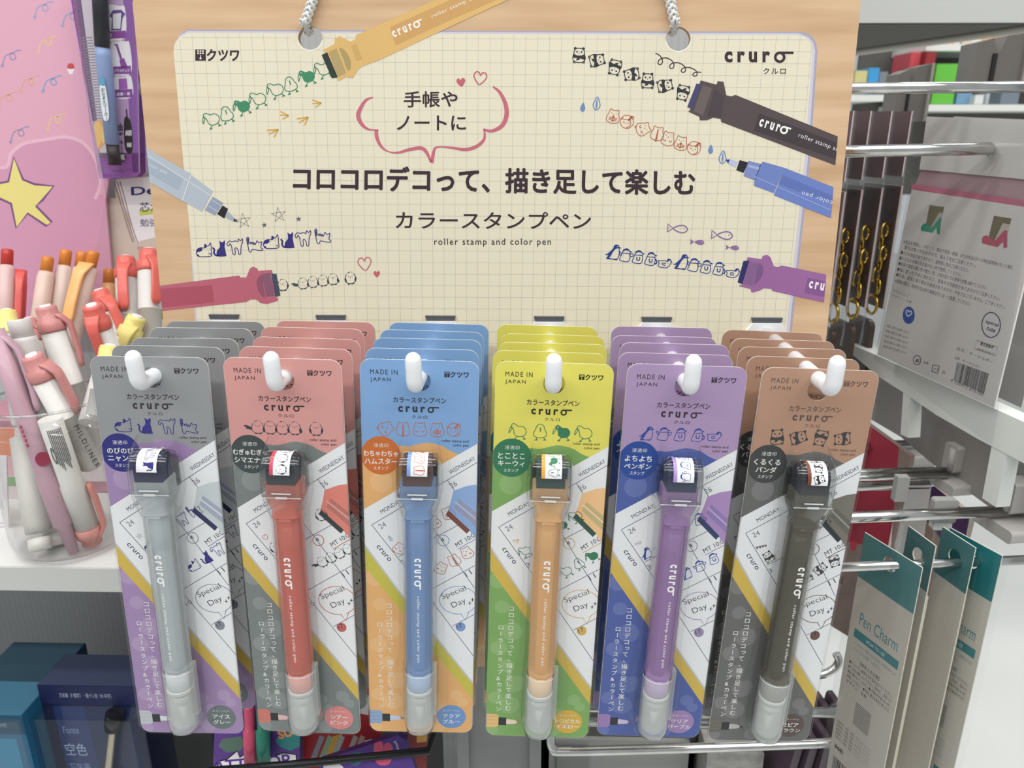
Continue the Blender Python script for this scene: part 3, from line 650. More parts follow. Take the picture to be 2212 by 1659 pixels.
for key, (loc, rot) in POSE.items():
    S, A = card_mesh(key); P = pen_parts(key, SHARED)
    col, an = WORDS[key]
    t = thing('stamp_pen_pack', f'{col} card {an} stamp pen blister pack, {ORD[0]} on its hook', 'pen pack', None, f'{col} stamp pen packs')
    sheet('backing_card', S, A, t)
    obj('blister', SHARED['blister'], t)
    pen = obj('stamp_pen', P['stamp_pen'], t)
    for n_ in ('ink_tube', 'stamp_roller', 'paper_band', 'roller_cap', 'pen_cap', 'nib'): obj(n_, P[n_], pen)
    L0 = Vector(loc)+Vector((0, 0, HC)); rnd = random.Random(key)
    for i in range(5):
        o = t if i == 0 else copy_tree(t)
        y = L0.y + (.3715-L0.y)*i/4
        d = Vector((HOOKX[key]-L0.x + rnd.uniform(-.0012, .0012), y-L0.y, rnd.uniform(-.0006, .0006))) if i else Vector((0, 0, 0))
        k = i/4
        o.matrix_world = rx_m(L0+d, (rot[0]*(1-k)-.9*k, rot[1]*(1-k*.3)+(rnd.uniform(-.5, .5) if i else 0), rot[2]*(1-k*.6)))
        o['label'] = f'{col} card {an} stamp pen blister pack, {ORD[i]} on its hook'
# ------------------------------------------------------------------ display board
def orient(p):
    s = sum(p[i-1][0]*p[i][1]-p[i][0]*p[i-1][1] for i in range(len(p)))
    return p if s > 0 else p[::-1]
_t = math.radians(3)
BP = Plane(at(1106, 690, .3975), Vector((1, 0, 0)), Vector((0, math.sin(_t), math.cos(_t))))
HOLES = [(670, 82, 25.5), (1465, 84, 26)]
OUT = orient([(286, 6), (290, -6), (300, -13), (1846, -13), (1855, -8), (1859.5, 4), (1855.5, 50), (1726, 1296), (1714, 1440), (425.5, 1440)])
A = Art(BP, OUT)
holes = [circ(x, y, r, None, 30) for x, y, r in HOLES]
def ztop(x): return 71+5*(x-405)/1320
def toparc(pts_y, x0, x1):
    """page top edge from x0 to x1 running round under the two holes"""
    o = []
    for x, y, r in HOLES:
        e = pts_y(x); dy = e-y
        if abs(dy) < r+1:
            rr_ = r+1.2; a0 = math.asin(max(-1, min(1, dy/rr_))); xs = math.sqrt(max(0, rr_*rr_-dy*dy))
            o += [(x-xs, e)]+[(x+rr_*math.cos(math.pi-a0-(math.pi-2*a0)*k/14), y+rr_*math.sin(math.pi-a0-(math.pi-2*a0)*k/14)) for k in range(1, 14)]+[(x+xs, e)]
    return [(x0, pts_y(x0))]+o+[(x1, pts_y(x1))]
PAGE = toparc(ztop, 408, 1722)+[(1736, 79), (1745, 84.5), (1752, 95), (1755, 110), (1738, 345), (1704, 658), (1672, 985), (447, 985), (420, 607), (397, 361), (375, 112), (375.6, 101), (379, 91), (386, 82), (395, 76)]
EDGE = toparc(lambda x: ztop(x)-7, 404, 1730)+[(1744, 72), (1755, 80), (1763, 93), (1766, 110), (1750, 345), (1716, 658), (1684, 990), (1655, 990), (440, 990), (404, 400), (376, 100), (388, 74)]
A.fill(EDGE, 'a9a6c0', 1)
A.fill([(x, y) for x, y in toparc(lambda x: ztop(x)-4, 406, 1726)+[(1746, 80), (1757, 92), (1761, 110), (1745, 345), (1711, 658), (1679, 987), (1655, 987), (440, 987), (404, 400), (376, 100), (388, 76)]], 'cfcbd8', 2)
A.fill(PAGE, 'e7dfc6', 3)
for x, y, r in HOLES: A.line([(x+(r+1.2)*math.cos(math.radians(a)), y+(r+1.2)*math.sin(math.radians(a))) for a in range(10, 171, 8)], 2.2, 'fbf8ee', 5)
gl = 'cfccbd'
def inpage(x, y): 
    return all((x-a)**2+(y-b)**2 > (r+2)**2 for a, b, r in HOLES)
def gline(p, q):
    n = 40; run = []
    for k in range(n+1):
        t = k/n; c = (p[0]+(q[0]-p[0])*t, p[1]+(q[1]-p[1])*t)
        if inpage(*c): run.append(c)
        else:
            if len(run) > 1: A.line([run[0], run[-1]], 1.25, gl, 4)
            run = []
    if len(run) > 1: A.line([run[0], run[-1]], 1.25, gl, 4)
def lr(y):   # page side edges at a photo row
    l = 375+(y-112)*(424-375)/(700-112); r_ = 1755-(y-110)*(1755-1690)/(780-110); return l+1, r_-1
for i in range(54):
    f_ = (i+.55)/53.6
    y0, y1 = 76, 985
    l0, r0 = 374.5, 1756; l1, r1 = lr(985)
    xa, xb = l0+(r0-l0)*f_, l1+(r1-l1)*f_
    ya = 86 if (i < 1 or i > 52) else ztop(xa)+1
    gline((xa, ya), (xb, y1))
y = 82.0; k = 0
while y < 985:
    l, r_ = lr(max(112, y)); gline((l+(17 if y < 90 else 0), y-1), (r_-(6 if y < 90 else 0), y+4)); y += 25.9*(1-.0052*k*.35); k += 1
dk = '3b2831'
# headings
A.text('コロコロデコって、描き足して楽しむ', (634, 411), (1500, 421), 53, dk, 8, .03, 1, -1)
A.text('カラースタンプペン', (855, 493), (1276, 495), 36, dk, 8, .012, 1, -1)
A.text('roller stamp and color pen', (938, 533), (1190, 533), 18, '2e2228', 8, .004, 1.2, -1)
A.text('手帳や', (873, 232), (988, 231), 34, dk, 8, .016, 1, -1); A.text('ノートに', (858, 281), (1006, 281), 31, dk, 8, .016, 1, -1)
maker_logo(A, 422, 131, 516, 107, dk, -1, 'e9e2cb', 8)
cruro(A, (1565, 135), (1714, 135), 24, dk, 8, -1); A.text('クルロ', (1649, 160), (1697, 160), 13, dk, 8, .01, 1.2, -1)
# speech frame
pk = 'c9697a'
A.line(smooth([(806, 210), (790, 217), (778, 236), (774, 250), (780, 266), (795, 279), (818, 281)]), 7.5, pk, 8, wf=lambda t: .25+1.0*math.sin(math.pi*min(1, t*1.05)))
A.line(smooth([(813, 280), (814, 296), (822, 314), (836, 326), (858, 330), (885, 323), (910, 320), (922, 330), (931, 350)]), 6, pk, 8, wf=lambda t: .35+.95*abs(math.sin(math.pi*1.5*t+1.2)))
A.line(smooth([(933, 352), (937, 328), (944, 318), (975, 319), (1005, 323), (1030, 316), (1046, 300), (1046, 279)]), 6, pk, 8, wf=lambda t: .45+.8*abs(math.cos(math.pi*1.5*t)))
A.line(smooth([(1044, 279), (1062, 283), (1084, 272), (1094, 250), (1092, 225), (1080, 200), (1065, 187)]), 8, pk, 8, wf=lambda t: .2+1.0*math.sin(math.pi*(.08+.85*t)))
heart(Stamp(A, 996, 178, 23, 'c6606e', 8, -1, 8), True); heart(Stamp(A, 1037, 169, 33, 'c6606e', -8, -1, 8, .08))
# stamped rows
gr = '3c8a63'
kx = [(457, 257), (489, 246), (523, 229), (557, 213), (595, 193), (627, 182), (663, 165), (697, 149)]
for i, (x, y) in enumerate(kx): kiwi(Stamp(A, x, y, 36, gr, 16, -1, 8, .05), (0, 1, 2, 0)[i % 4])
for x, y, s, g in ((590, 284, 24, 35), (614, 248, 20, 5), (655, 258, 24, 40), (684, 222, 20, 12)): tick(Stamp(A, x, y, s, 'd7a94a', g-15, -1, 8, .1))
for i, (x, y) in enumerate([(1251, 119), (1290, 130), (1328, 146), (1364, 161), (1399, 174), (1437, 185), (1475, 201)]):
    panda(Stamp(A, x, y, 34, '33343a', (6, -70, 175, 108)[i % 4]-8, -1, 8, .05))
curl(Stamp(A, 1464, 145, 104, dk, -8, -1, 8, .02))
for i, (x, y) in enumerate([(1325, 251), (1354, 263), (1390, 278), (1420, 288), (1443, 299), (1471, 309), (1499, 320)]):
    k = (3, 4, 0, 1, 2, 3, 4)[i]; S_ = Stamp(A, x, y, 31, 'be5a3c', -12, -1, 8, .045)
    hamlie(A, x, y, 31, 'be5a3c', -12, -1, 8) if k == 0 else ham(S_, (0, 2, 0, 1, 3)[k])
for x, y, s, fl in ((1259, 232, 22, 1), (1289, 224, 30, 0), (1535, 323, 22, 1), (1561, 340, 30, 0)): drop(Stamp(A, x, y, s, '6c8dc0', -6, -1, 8, .07), fl)
for i, x in enumerate((441, 474, 508, 550, 586, 621, 655, 697)): cat(Stamp(A, x, 541-.122*(x-441), 34, '342d7c', 4, -1, 8, .05), i % 4)
for x, y, s, fl in ((526, 477, 33, 0), (602, 464, 33, 0), (571, 486, 13, 1), (645, 473, 13, 1)): star(Stamp(A, x, y, s, '5a636b', 8, -1, 8, .07), fl)
bird(Stamp(A, 611, 615, 26, '46525a', 6, -1, 8, .06)); birdrow((A, 687, 607, 25.5, '46525a', 8, -1, 8)); bird(Stamp(A, 757, 600, 27, '46525a', 6, -1, 8, .06))
heart(Stamp(A, 788, 570, 34, 'c96a78', 6, -1, 8, .07)); heart(Stamp(A, 814, 592, 17, 'cc5f6e', 0, -1, 8), True)
for x, y, s, fl in ((1463, 494, 44, 0), (1559, 508, 46, 0), (1506, 523, 31, 1), (1582, 535, 29, 1)): fish(Stamp(A, x, y, s, '8d6ea0', -4, -1, 8, .06), fl)
for i, (x, y) in enumerate([(1325, 544), (1352, 551), (1379, 555), (1406, 559), (1437, 567), (1472, 565), (1499, 572), (1526, 576), (1553, 580), (1584, 588)]): penguin(Stamp(A, x, y, 34 if i % 5 == 0 else 31, '263f8c', -6, -1, 8, .055), i % 5)
# printed pens
def zp(o, s, pts): return [(o[0]+x*s, o[1]+y*s) for x, y in pts]
def shade(out, col, band, bcol, lay): A.fill(out, col, lay); A.fill(band, bcol, lay+1)
yl = 'dfb56a'
shade([(699, 108), (723, 95), (724, 84), (733, 78), (757, 90), (768, 85), (769, 76), (940, 0), (990, -22), (1152, -22), (1092, 2), (821, 129), (791, 140), (776, 147), (768, 160), (762, 169), (748, 166), (731, 175)], yl,
      [(842, 59), (957, 7), (1010, -16), (1110, -16), (980, 40), (855, 98)], 'd0a05e', 10)
A.fill([(695, 119), (707, 113), (730, 167), (717, 169)], '2b3a33', 12); A.fill([(710, 113), (727, 104), (748, 158), (730, 166)], 'b79f68', 12)
A.fill(smooth([(733, 104), (746, 110), (757, 130), (757, 150), (750, 150), (742, 128)], True), 'ae9a62', 12); A.fill([(759, 99), (770, 94), (783, 128), (770, 131)], 'cfa75f', 12)
cruro(A, (851, 82), (916, 54), 15, 'f3efe6', 13, -1); A.text('roller stamp and color pen', (935, 41), (1098, -32), 10, 'f3efe6', 13, .0, 1.15, -1)
o, s = (1180, 60), .3074; bk = '55494b'
shade(zp(o, s, [(1085, 370), (1140, 385), (1195, 400), (1205, 375), (1245, 380), (1265, 475), (1300, 482), (1330, 472), (2200, 826), (2200, 1030), (1230, 662), (1225, 640), (1170, 632), (1130, 650), (1080, 650), (1075, 625), (1000, 590), (1010, 575)]), bk,
      zp(o, s, [(1495, 600), (2200, 868), (2200, 980), (1455, 722)]), '433a3f', 10)
A.fill(zp(o, s, [(1055, 392), (1092, 400), (1030, 570), (990, 558)]), '47456e', 12); A.fill(zp(o, s, [(1100, 405), (1165, 425), (1100, 620), (1035, 585)]), '6a5f5c', 12); A.fill(zp(o, s, [(1185, 430), (1255, 480), (1225, 630), (1130, 620)]), '4a4046', 12)
cruro(A, zp(o, s, [(1490, 690)])[0], zp(o, s, [(1705, 757)])[0], 17, 'f4f2ef', 13, -1); A.text('roller stamp and color pen', zp(o, s, [(1765, 775)])[0], zp(o, s, [(2262, 958)])[0], 12, 'e9e6e4', 13, 0, 1.15, -1)
o, s = (1200, 330), .2984
A.fill(zp(o, s, [(1230, 50), (1262, 48), (1322, 64), (1305, 106), (1250, 78)]), 'b9c2e0', 10); A.fill(zp(o, s, [(1230, 50), (1262, 48), (1250, 78)]), '3c3c8c', 11)
A.fill(zp(o, s, [(1332, 53), (1394, 70), (1362, 145), (1308, 126)]), '24242c', 10)
A.fill(zp(o, s, [(1395, 58), (1490, 82), (1445, 200), (1360, 168)]), '7d8cc4', 10); A.fill(zp(o, s, [(1400, 85), (1475, 105), (1468, 125), (1392, 103)]), 'a3aedb', 11)
A.fill(zp(o, s, [(1500, 64), (1660, 110), (1580, 292), (1435, 238), (1440, 200), (1478, 90)]), '6e83c4', 10)
A.fill(zp(o, s, [(1660, 110), (2140, 300), (2140, 530), (1580, 308)]), '6b82c8', 10); A.fill(zp(o, s, [(1640, 160), (2140, 365), (2140, 425), (1615, 225)]), '5f74b8', 11)
A.line(zp(o, s, [(1440, 172), (1990, 415)]), 1.2, 'a9b6e2', 12)
A.text('roller stamp and color pen', zp(o, s, [(2420, 480)])[0], zp(o, s, [(1790, 268)])[0], 12, 'e6e8f2', 13, 0, 1.15, -1)
pp = '9c669f'
shade(zp(o, s, [(1390, 755), (1490, 770), (1500, 746), (1530, 738), (1555, 755), (1580, 820), (1610, 828), (1635, 815), (2110, 912), (2110, 1120), (1570, 1000), (1560, 985), (1510, 980), (1470, 1000), (1420, 1012), (1410, 985), (1330, 965), (1335, 955), (1350, 958)]), pp,
      zp(o, s, [(1825, 905), (2110, 960), (2110, 1075), (1800, 1015)]), '885592', 10)
A.fill(zp(o, s, [(1360, 783), (1402, 780), (1352, 952), (1318, 936)]), '2b2c66', 12); A.fill(zp(o, s, [(1400, 785), (1470, 800), (1425, 960), (1360, 945)]), '876091', 12); A.fill(smooth(zp(o, s, [(1470, 805), (1500, 820), (1495, 890), (1440, 955), (1450, 890)]), True), '7d5788', 12)
cruro(A, zp(o, s, [(1830, 978)])[0], zp(o, s, [(2060, 1022)])[0], 16, 'f3eef3', 13, -1)
o, s = (320, 330), .3074; ro = 'bf6277'
shade(zp(o, s, [(20, 943), (640, 862), (650, 876), (690, 876), (715, 815), (735, 800), (765, 810), (775, 830), (870, 823), (875, 845), (862, 852), (900, 1010), (915, 1025), (910, 1040), (835, 1062), (790, 1055), (760, 1030), (720, 1030), (690, 1048), (20, 1118)]), ro,
      zp(o, s, [(20, 960), (450, 930), (465, 1050), (20, 1095)]), 'b04f62', 10)
A.fill(zp(o, s, [(865, 848), (902, 850), (930, 1002), (895, 1012)]), '454c62', 12); A.fill(zp(o, s, [(800, 850), (860, 845), (890, 1005), (830, 1010)]), '8c5870', 12); A.fill(smooth(zp(o, s, [(800, 860), (765, 895), (775, 970), (820, 1018), (812, 950)]), True), '94526a', 12)
wp = 'b3bdc9'
A.fill(zp(o, s, [(-60, -64), (40, -4), (305, 150), (240, 338), (-60, 165)]), wp, 10); A.fill(zp(o, s, [(-60, 0), (250, 175), (215, 265), (-60, 110)]), 'a4b0c0', 11)
A.fill(zp(o, s, [(310, 160), (455, 270), (380, 412), (242, 338)]), wp, 10); A.line(zp(o, s, [(305, 150), (240, 338)]), 2.5, 'd3dae0', 12); A.line(zp(o, s, [(0, 20), (440, 300)]), 1.6, 'd5dce2', 12)
A.fill(zp(o, s, [(455, 308), (528, 352), (470, 440), (400, 402)]), '96a0b6', 11); A.line(zp(o, s, [(450, 330), (510, 372)]), 1.4, 'c4ccd8', 12); A.line(zp(o, s, [(425, 372), (488, 412)]), 1.4, 'c4ccd8', 12)
A.fill(zp(o, s, [(524, 370), (562, 394), (536, 462), (486, 430)]), '25242c', 11); A.fill(zp(o, s, [(562, 412), (634, 486), (600, 482), (542, 452)]), 'a8aebe', 11); A.fill(zp(o, s, [(605, 458), (634, 486), (600, 482)]), '3c3c50', 12)
A.text('stamp and color pen', zp(o, s, [(-170, 15)])[0], zp(o, s, [(128, 158)])[0], 9, 'dfe5ea', 13, 0, 1.15, -1)
S = MB()
S.prism([[BP(*p) for p in OUT]]+[[BP(*p) for p in h] for h in holes], 0, .0035, WOOD, M('b59877'))
b = sheet('display_board', S, A)
b.matrix_world = BP.m
tag(b, 'printed header board with squared notebook page on light wood, holding six white hooks', 'display board')
# cords
def cord(px, top, side):
    mt = M('e4e4e2', .6)
    x0, z0 = BP(px[0], px[1])
    p0 = BP.m @ Vector((x0, .006, z0)); p1 = BP.m @ Vector((x0, -.0015, z0+.0035)); 
    q = [BP.m @ Vector((BP(*p)[0], -.0028, BP(*p)[1])) for p in top]
    pts = smooth([tuple(p0), tuple(p1)]+[tuple(v) for v in q], False, 10); n = len(pts); S = MB()
    L = [0]
    for i in range(1, n): L.append(L[-1]+math.dist(pts[i], pts[i-1]))
    N = 150; path = []
    for i in range(N):
        s_ = L[-1]*i/(N-1); j = max(k for k in range(n-1) if L[k] <= s_+1e-9); t = (s_-L[j])/(L[j+1]-L[j]); path.append(Vector(pts[j]).lerp(Vector(pts[j+1]), t))
    S.tube(path, .0014, M('c2c2c0', .7), 8)
    ref = Vector((1, 0, 0))
    for d in (1, -1):
        for k in range(4):
            st = []
            for i, p in enumerate(path):
                t = (path[min(i+1, N-1)]-path[max(i-1, 0)]).normalized(); a = (ref-t*ref.dot(t)).normalized(); c = t.cross(a)
                ph = d*L[-1]*i/(N-1)/.011*math.tau+k*math.tau/4; r = .00155+.00035*math.sin(ph*2*d)
                st.append(p+(a*math.cos(ph)+c*math.sin(ph))*r)
            S.tube(st, .00075, mt, 5)
    o = S.link('braided_rope')
    tag(o, f'white braided cord through the {side} hole of the notebook header board', 'cord', 'cords of the header board')
cord((661, 66), [(664, 48), (676, 12), (692, -40), (716, -130)], 'left-hand')
cord((1456, 66), [(1454, 46), (1446, 8), (1436, -40), (1420, -130)], 'right-hand')
# hooks
WH = M('eef0f4', .22)
nm = {'grey': 'grey cat', 'pink': 'pink bird', 'blue': 'blue hamster', 'yellow': 'yellow kiwi bird', 'purple': 'purple penguin', 'brown': 'brown panda'}
hk = None
for key, hx in HOOKX.items():
    if hk is None:
        hk = thing('display_hook', '', 'hook', None, 'white hooks on the header board')
        S = MB(); r = .0033; zc = 0
        pts = [(0, .0925, zc), (0, .012, zc), (0, .006, zc+.0004)]+[(0, .0042-.0042*math.sin(math.radians(a)), zc+.0042-.0042*math.cos(math.radians(a))) for a in range(15, 91, 15)]+[(0, 0-.0004, zc+.008), (0, -.0008, zc+.0118)]
        rad = [r]*len(pts)
        for e in (30, 60, 80): pts.append((0, -.0008, zc+.0118+r*math.sin(math.radians(e)))); rad.append(r*math.cos(math.radians(e)))
        S.tube(pts, rad, WH, 16); S.link('rod', hk)
        S = MB(); S.prism([[(-.0072, .0052), (.0072, .0052), (.0105, .0005), (.0105, -.012), (-.0105, -.012), (-.0105, .0005)]], .0915, .0945, WH); S.link('base_plate', hk)
        S = MB(); S.prism([[(-.0078, .0078), (.0078, .0078), (.0072, .0052), (-.0072, .0052)]], .0925, .0945, M('54555c', .4)); S.link('locking_tab', hk)
        o = hk
    else: o = copy_tree(hk)
    o.matrix_world = Matrix.Translation((hx, .2935, HC-.0990))
    o['label'] = f'white plastic hook carrying the {nm[key]} pen packs'
    o['group'] = 'white hooks on the header board'
# ------------------------------------------------------------------ the shop around the board
def struct(name, mb, mat=None):
    o = mb.link(name, None, mat); o['kind'] = 'structure'; return o
S = MB(); S.box(-4, 6, -3, 9, -.05, 0); struct('floor', S, noisy('white_floor_tile', 'd3d6d2', 'dddfdc', 3, .35))
# grey back panel of the left-hand gondola, upright post, white shelf
LINED = bpy.data.materials.new('lined_grey_panel'); LINED.use_nodes = True
nt = LINED.node_tree; tc = nt.nodes.new('ShaderNodeTexCoord'); wv = nt.nodes.new('ShaderNodeTexWave'); wv.inputs['Scale'].default_value = 60; wv.inputs['Distortion'].default_value = 1
cr = nt.nodes.new('ShaderNodeValToRGB'); cr.color_ramp.elements[0].color = (*rgb('acaeb0'), 1); cr.color_ramp.elements[1].color = (*rgb('b2b4b6'), 1)
nt.links.new(tc.outputs['Object'], wv.inputs[0]); nt.links.new(wv.outputs[0], cr.inputs[0]); nt.links.new(cr.outputs[0], nt.nodes['Principled BSDF'].inputs['Base Color'])
S = MB(); S.box(-1.1, .13, .64, .66, 0, 2.1); struct('wall_back', S, LINED)
S = MB(); S.box(-.049, .009, .43, .64, 0, 1.1, STEEL); S.box(-.049, -.041, .424, .43, 0, 1.1, STEEL); S.box(.001, .009, .424, .43, 0, 1.1, STEEL)
tag(S.link('shelf_upright'), 'light grey steel upright below the header board, between yellow and blue packs', 'upright')
zs = HC-.262; WS = M('dcdddb', .4)
t = thing('shelf', 'white metal shelf holding the jar of pens', 'shelf', None)
S = MB(); S.box(-1.1, -.05, 0.417, .64, zs-.003, zs, WS); S.link('shelf_top', t)
S = MB(); S.box(-1.1, -.05, .415, .4165, zs-.0165, zs+.0002, M('c6c7c5', .4)); S.box(-1.1, -.05, .4165, .43, zs-.0165, zs-.0155, WS); S.link('front_lip', t)
zl = HC-.560
t = thing('shelf', 'lower grey shelf carrying the blue fountain pen boxes', 'shelf', None)
S = MB(); S.box(-1.1, at(300, 1640, .5).x, .43, .64, zl-.003, zl, M('8d8e8e', .4)); S.link('shelf_top', t); S = MB(); S.box(-1.1, at(300, 1640, .5).x, .428, .4295, zl-.016, zl, M('a5a6a5', .4)); S.link('front_lip', t)
# ---- pink die-cut card with stars
pl = Plane(at(110, 340, .585), Vector((1, -.05, 0)))
px = lambda *p: [pl(*q) for q in p]
OUTL = [(-60, -60), (262, -60), (250, 300), (228, 432), (245, 640), (228, 700), (-60, 700)]
A = Art(pl, orient(OUTL))
A.fill(OUTL, 'e3a9c0', 1)
A.fill(smooth([(-60, 348), (10, 362), (24, 332), (48, 312), (75, 305), (108, 300), (140, 296), (172, 304), (196, 326), (212, 360), (216, 400), (205, 430), (228, 434), (246, 640), (215, 705), (-60, 705)], True), 'd79ab8', 2)
A.line(smooth([(-60, 348), (10, 362), (24, 332), (48, 312), (75, 305), (108, 300), (140, 296), (172, 304), (196, 326), (212, 360), (216, 400), (205, 430)]), 7, 'ecbccf', 3)
STR = [(30, 340), (50, 388), (75, 398), (116, 402), (92, 432), (78, 445), (112, 480), (100, 488), (60, 461), (35, 492), (24, 440), (-20, 420), (-30, 402), (18, 392)]
A.fill(STR, 'ecdf82', 4); A.line(STR, 5, '7d5286', 5, True)
cur = ['9aa6cc', 'e6c78c', '9d93b8', '7fa4d2', 'e0a890']
for i, (x, y, a) in enumerate([(90, 20, 0), (98, 95, 1), (20, 125, 2), (108, 180, 3), (118, 262, 1), (38, 290, 2), (12, 215, 4), (150, 38, 0), (60, 180, 4)]):
    A.line(smooth([(x-14, y+14), (x-8, y-4), (x+8, y-10), (x+14, y), (x+6, y+4), (x+2, y-6), (x+18, y-16), (x+26, y-15)]), 2.6, cur[a], 3); star(Stamp(A, x-15, y+17, 12, cur[a], 10, -1, 3), True)
A.fill(smooth([(146, 148), (148, 138), (158, 138), (160, 148)], True), 'd44a50', 4); A.fill([(145, 148), (161, 148), (157, 160), (149, 160)], 'f0e8ee', 4)
S = MB(); S.prism([px(*OUTL)], 0, .002, M('cf98b2'))
o = sheet('die_cut_card', S, A); o.matrix_world = pl.m
tag(o, 'pink die-cut display card with a yellow star behind the jar of pens', 'display card')
# ---- purple film packs with a marker
def film_pack(px0, d, label):
    pl = Plane(at(*px0, d), Vector((1, -.12, 0)), Vector((.10, 0, 1)))
    dx = px0[0]-228
    Q = lambda pts: [(x+dx, y) for x, y in pts]
    out = Q([(140, -70), (292, -70), (300, 372), (292, 382), (214, 386), (160, 40)])
    A = Art(pl, orient(out)); pu = '8a4a9c'
    A.fill(out, 'b99cc4', 1)
    A.fill(Q([(160, 0), (205, 0), (250, 330), (212, 350)]), 'cfc3cf', 2)
    A.fill(Q([(140, -70), (166, -70), (215, 300), (217, 386), (212, 386), (150, 20)]), pu, 2); A.fill(Q([(214, 330), (300, 330), (300, 386), (214, 386)]), pu, 2); A.fill(Q([(262, -70), (292, -70), (300, 372), (286, 372)]), '8d5aa6', 2)
    A.vtext('しみにくい！洗濯に強い！', px0[0]-228+163, 5, 17, 17.5, '7c3f93', 4, .03, -1, .075)
    for r in range(34):
        y = 82+r*6; x = 176+r*.95
        A.line([(x+dx, y), (x+24+dx, y-1)], 2.2, '8c8690', 3)
    A.fill(smooth(Q([(228, 15), (258, 13), (270, 18), (270, 80), (232, 85)]), True), 'e9e5ec', 4); A.fill(Q([(228, 68), (272, 66), (273, 82), (232, 84)]), pu, 5)
    A.fill(Q([(236, 34), (244, 22), (262, 21), (271, 30), (265, 40), (262, 66), (240, 66), (242, 40)]), '6d4a96', 5); A.fill(Q([(244, 30), (262, 28), (260, 62), (244, 62)]), 'dfe4ea', 6)
    A.fill(smooth(Q([(240, 92), (270, 90), (280, 95), (283, 158), (245, 160)]), True), 'eae6ec', 4); A.line(Q([(247, 97), (252, 96), (262, 128)]), 5, pu, 5); A.fill(Q([(258, 130), (268, 125), (276, 145), (262, 148)]), pu, 5); A.fill(Q([(244, 144), (283, 142), (283, 160), (246, 160)]), pu, 5)
    A.fill(smooth(Q([(247, 166), (276, 164), (284, 168), (286, 208), (250, 210)]), True), 'eae6ec', 4); A.fill(Q([(256, 170), (274, 169), (276, 192), (257, 193)]), 'a060b0', 5); A.fill(Q([(248, 194), (286, 192), (287, 210), (250, 211)]), pu, 5)
    A.text('布', (dx+231, 81), (dx+241, 81), 10, 'f2eef4', 7, .02, 1, -1); A.text('プラスチック', (dx+247, 156), (dx+280, 155), 6, 'f2eef4', 7, .02, 1, -1); A.text('金属・革', (dx+252, 207), (dx+281, 206), 7, 'f2eef4', 7, .02, 1, -1)
    A.fill(smooth(Q([(268, 262), (274, 252), (284, 268), (287, 318), (280, 333), (270, 318)]), True), '2a262c', 5); A.line(Q([(273, 236), (275, 255)]), 3, '2a262c', 5)
    A.text('細', (dx+271, 293), (dx+284, 293), 12, 'e6e2e8', 6, .02, 1, -1); A.text('極細', (dx+274, 318), (dx+284, 318), 10, 'e6e2e8', 6, .02, 1, -1)
    A.vtext('油性', dx+258, 275, 17, 18, '2a262c', 5, .02, -1, .1); A.vtext('ネーム', dx+262, 308, 11, 11, '2a262c', 5, .02, -1, .1)
    A.dot(dx+263, 340, 10, '241f24', 5, 10); A.text('黒', (dx+257, 346), (dx+270, 346), 12, 'f0ecee', 6, .02, 1, -1); A.text('PEANUTS', (dx+242, 373), (dx+284, 371), 6, '5a3a6a', 5, 0, 1, -1)
    # balloon badge
    A.fill(smooth(Q([(181, 290), (186, 270), (208, 260), (230, 265), (238, 285), (228, 308), (215, 322), (204, 322), (190, 308)]), True), 'e8a070', 6)
    A.fill(smooth(Q([(190, 288), (196, 266), (208, 262), (214, 285), (212, 318), (205, 318)]), True), '86b4b4', 7); A.fill(smooth(Q([(198, 288), (206, 264), (216, 264), (222, 288), (214, 318), (208, 318)]), True), 'f0c070', 8); A.fill(smooth(Q([(222, 268), (230, 270), (234, 286), (222, 310)]), True), 'e0d878', 7)
    A.fill(Q([(207, 323), (214, 323), (215, 334), (208, 334)]), 'd98a70', 7)
    S = MB(); S.prism([[pl(*q) for q in out]], 0, .0015, M('b69bc2'))
    t = thing('marker_pack', label, 'pen pack', pl.m, 'purple marker packs')
    sheet('card', S, A, t)
    pen = MB(); zz = lambda x, y: pl(x+dx, y)
    a, b_ = zz(227, -60), zz(234, 104); pen.lathe([(.0050, 0), (.0052, .5), (.0050, 1)], (a[0], -.0065, a[1]), (b_[0], -.0065, b_[1]), M('23262a', .3), 16)
    c_, d_ = zz(234, 104), zz(255, 312); pen.lathe([(.0046, 0), (.0050, .1), (.0048, 1)], (b_[0], -.0065, b_[1]), (d_[0], -.0065, d_[1]), M('8fa6d6', .35), 16)
    e_ = zz(261, 356); pen.lathe([(.0044, 0), (.0044, 1)], (d_[0], -.0065, d_[1]), (e_[0], -.0065, e_[1]), M('2c2228', .4), 16)
    pn = pen.link('marker_pen', t)
    lb = Art(lambda x, y: pl(x+dx, y)); lb.fill(smooth([(239, 192), (246, 188), (252, 192), (259, 250), (252, 262), (245, 250)], True), 'e6eef2', 1); lb.line([(240, 180), (250, 178)], 14, '58a8d0', 1); lb.vtext('おなまえマーカー', dx+246-dx, 196, 9, 8.6, '20242c', 2, .02, -1, .13)
    lb.mb.v = [(x, y-.0122, z) for x, y, z in lb.mb.v]; lb.link('pen_label', pn)
    F = MB(); R_ = []
    for k in range(9):
        y = -65+k*55; l_ = zz(150+.145*(y+65), y); r_ = zz(288+.02*y, y)
        R_.append([Vector((l_[0]+(r_[0]-l_[0])*j/12, -.0008-.0125*(math.sin(math.pi*j/12)**.7)*(1 if k < 8 else .3)-.0006*math.sin(k*3+j*2), l_[1]+(r_[1]-l_[1])*j/12)) for j in range(13)])
    F.rings(R_, FILM, (False, False), True, False); F.link('film', t)
    return t
film_pack((228, 160), .545, 'purple film pack with black marker and clothing symbols beside the pink card')
film_pack((243, 152), .560, 'purple marker pack peeking out just behind the front one')
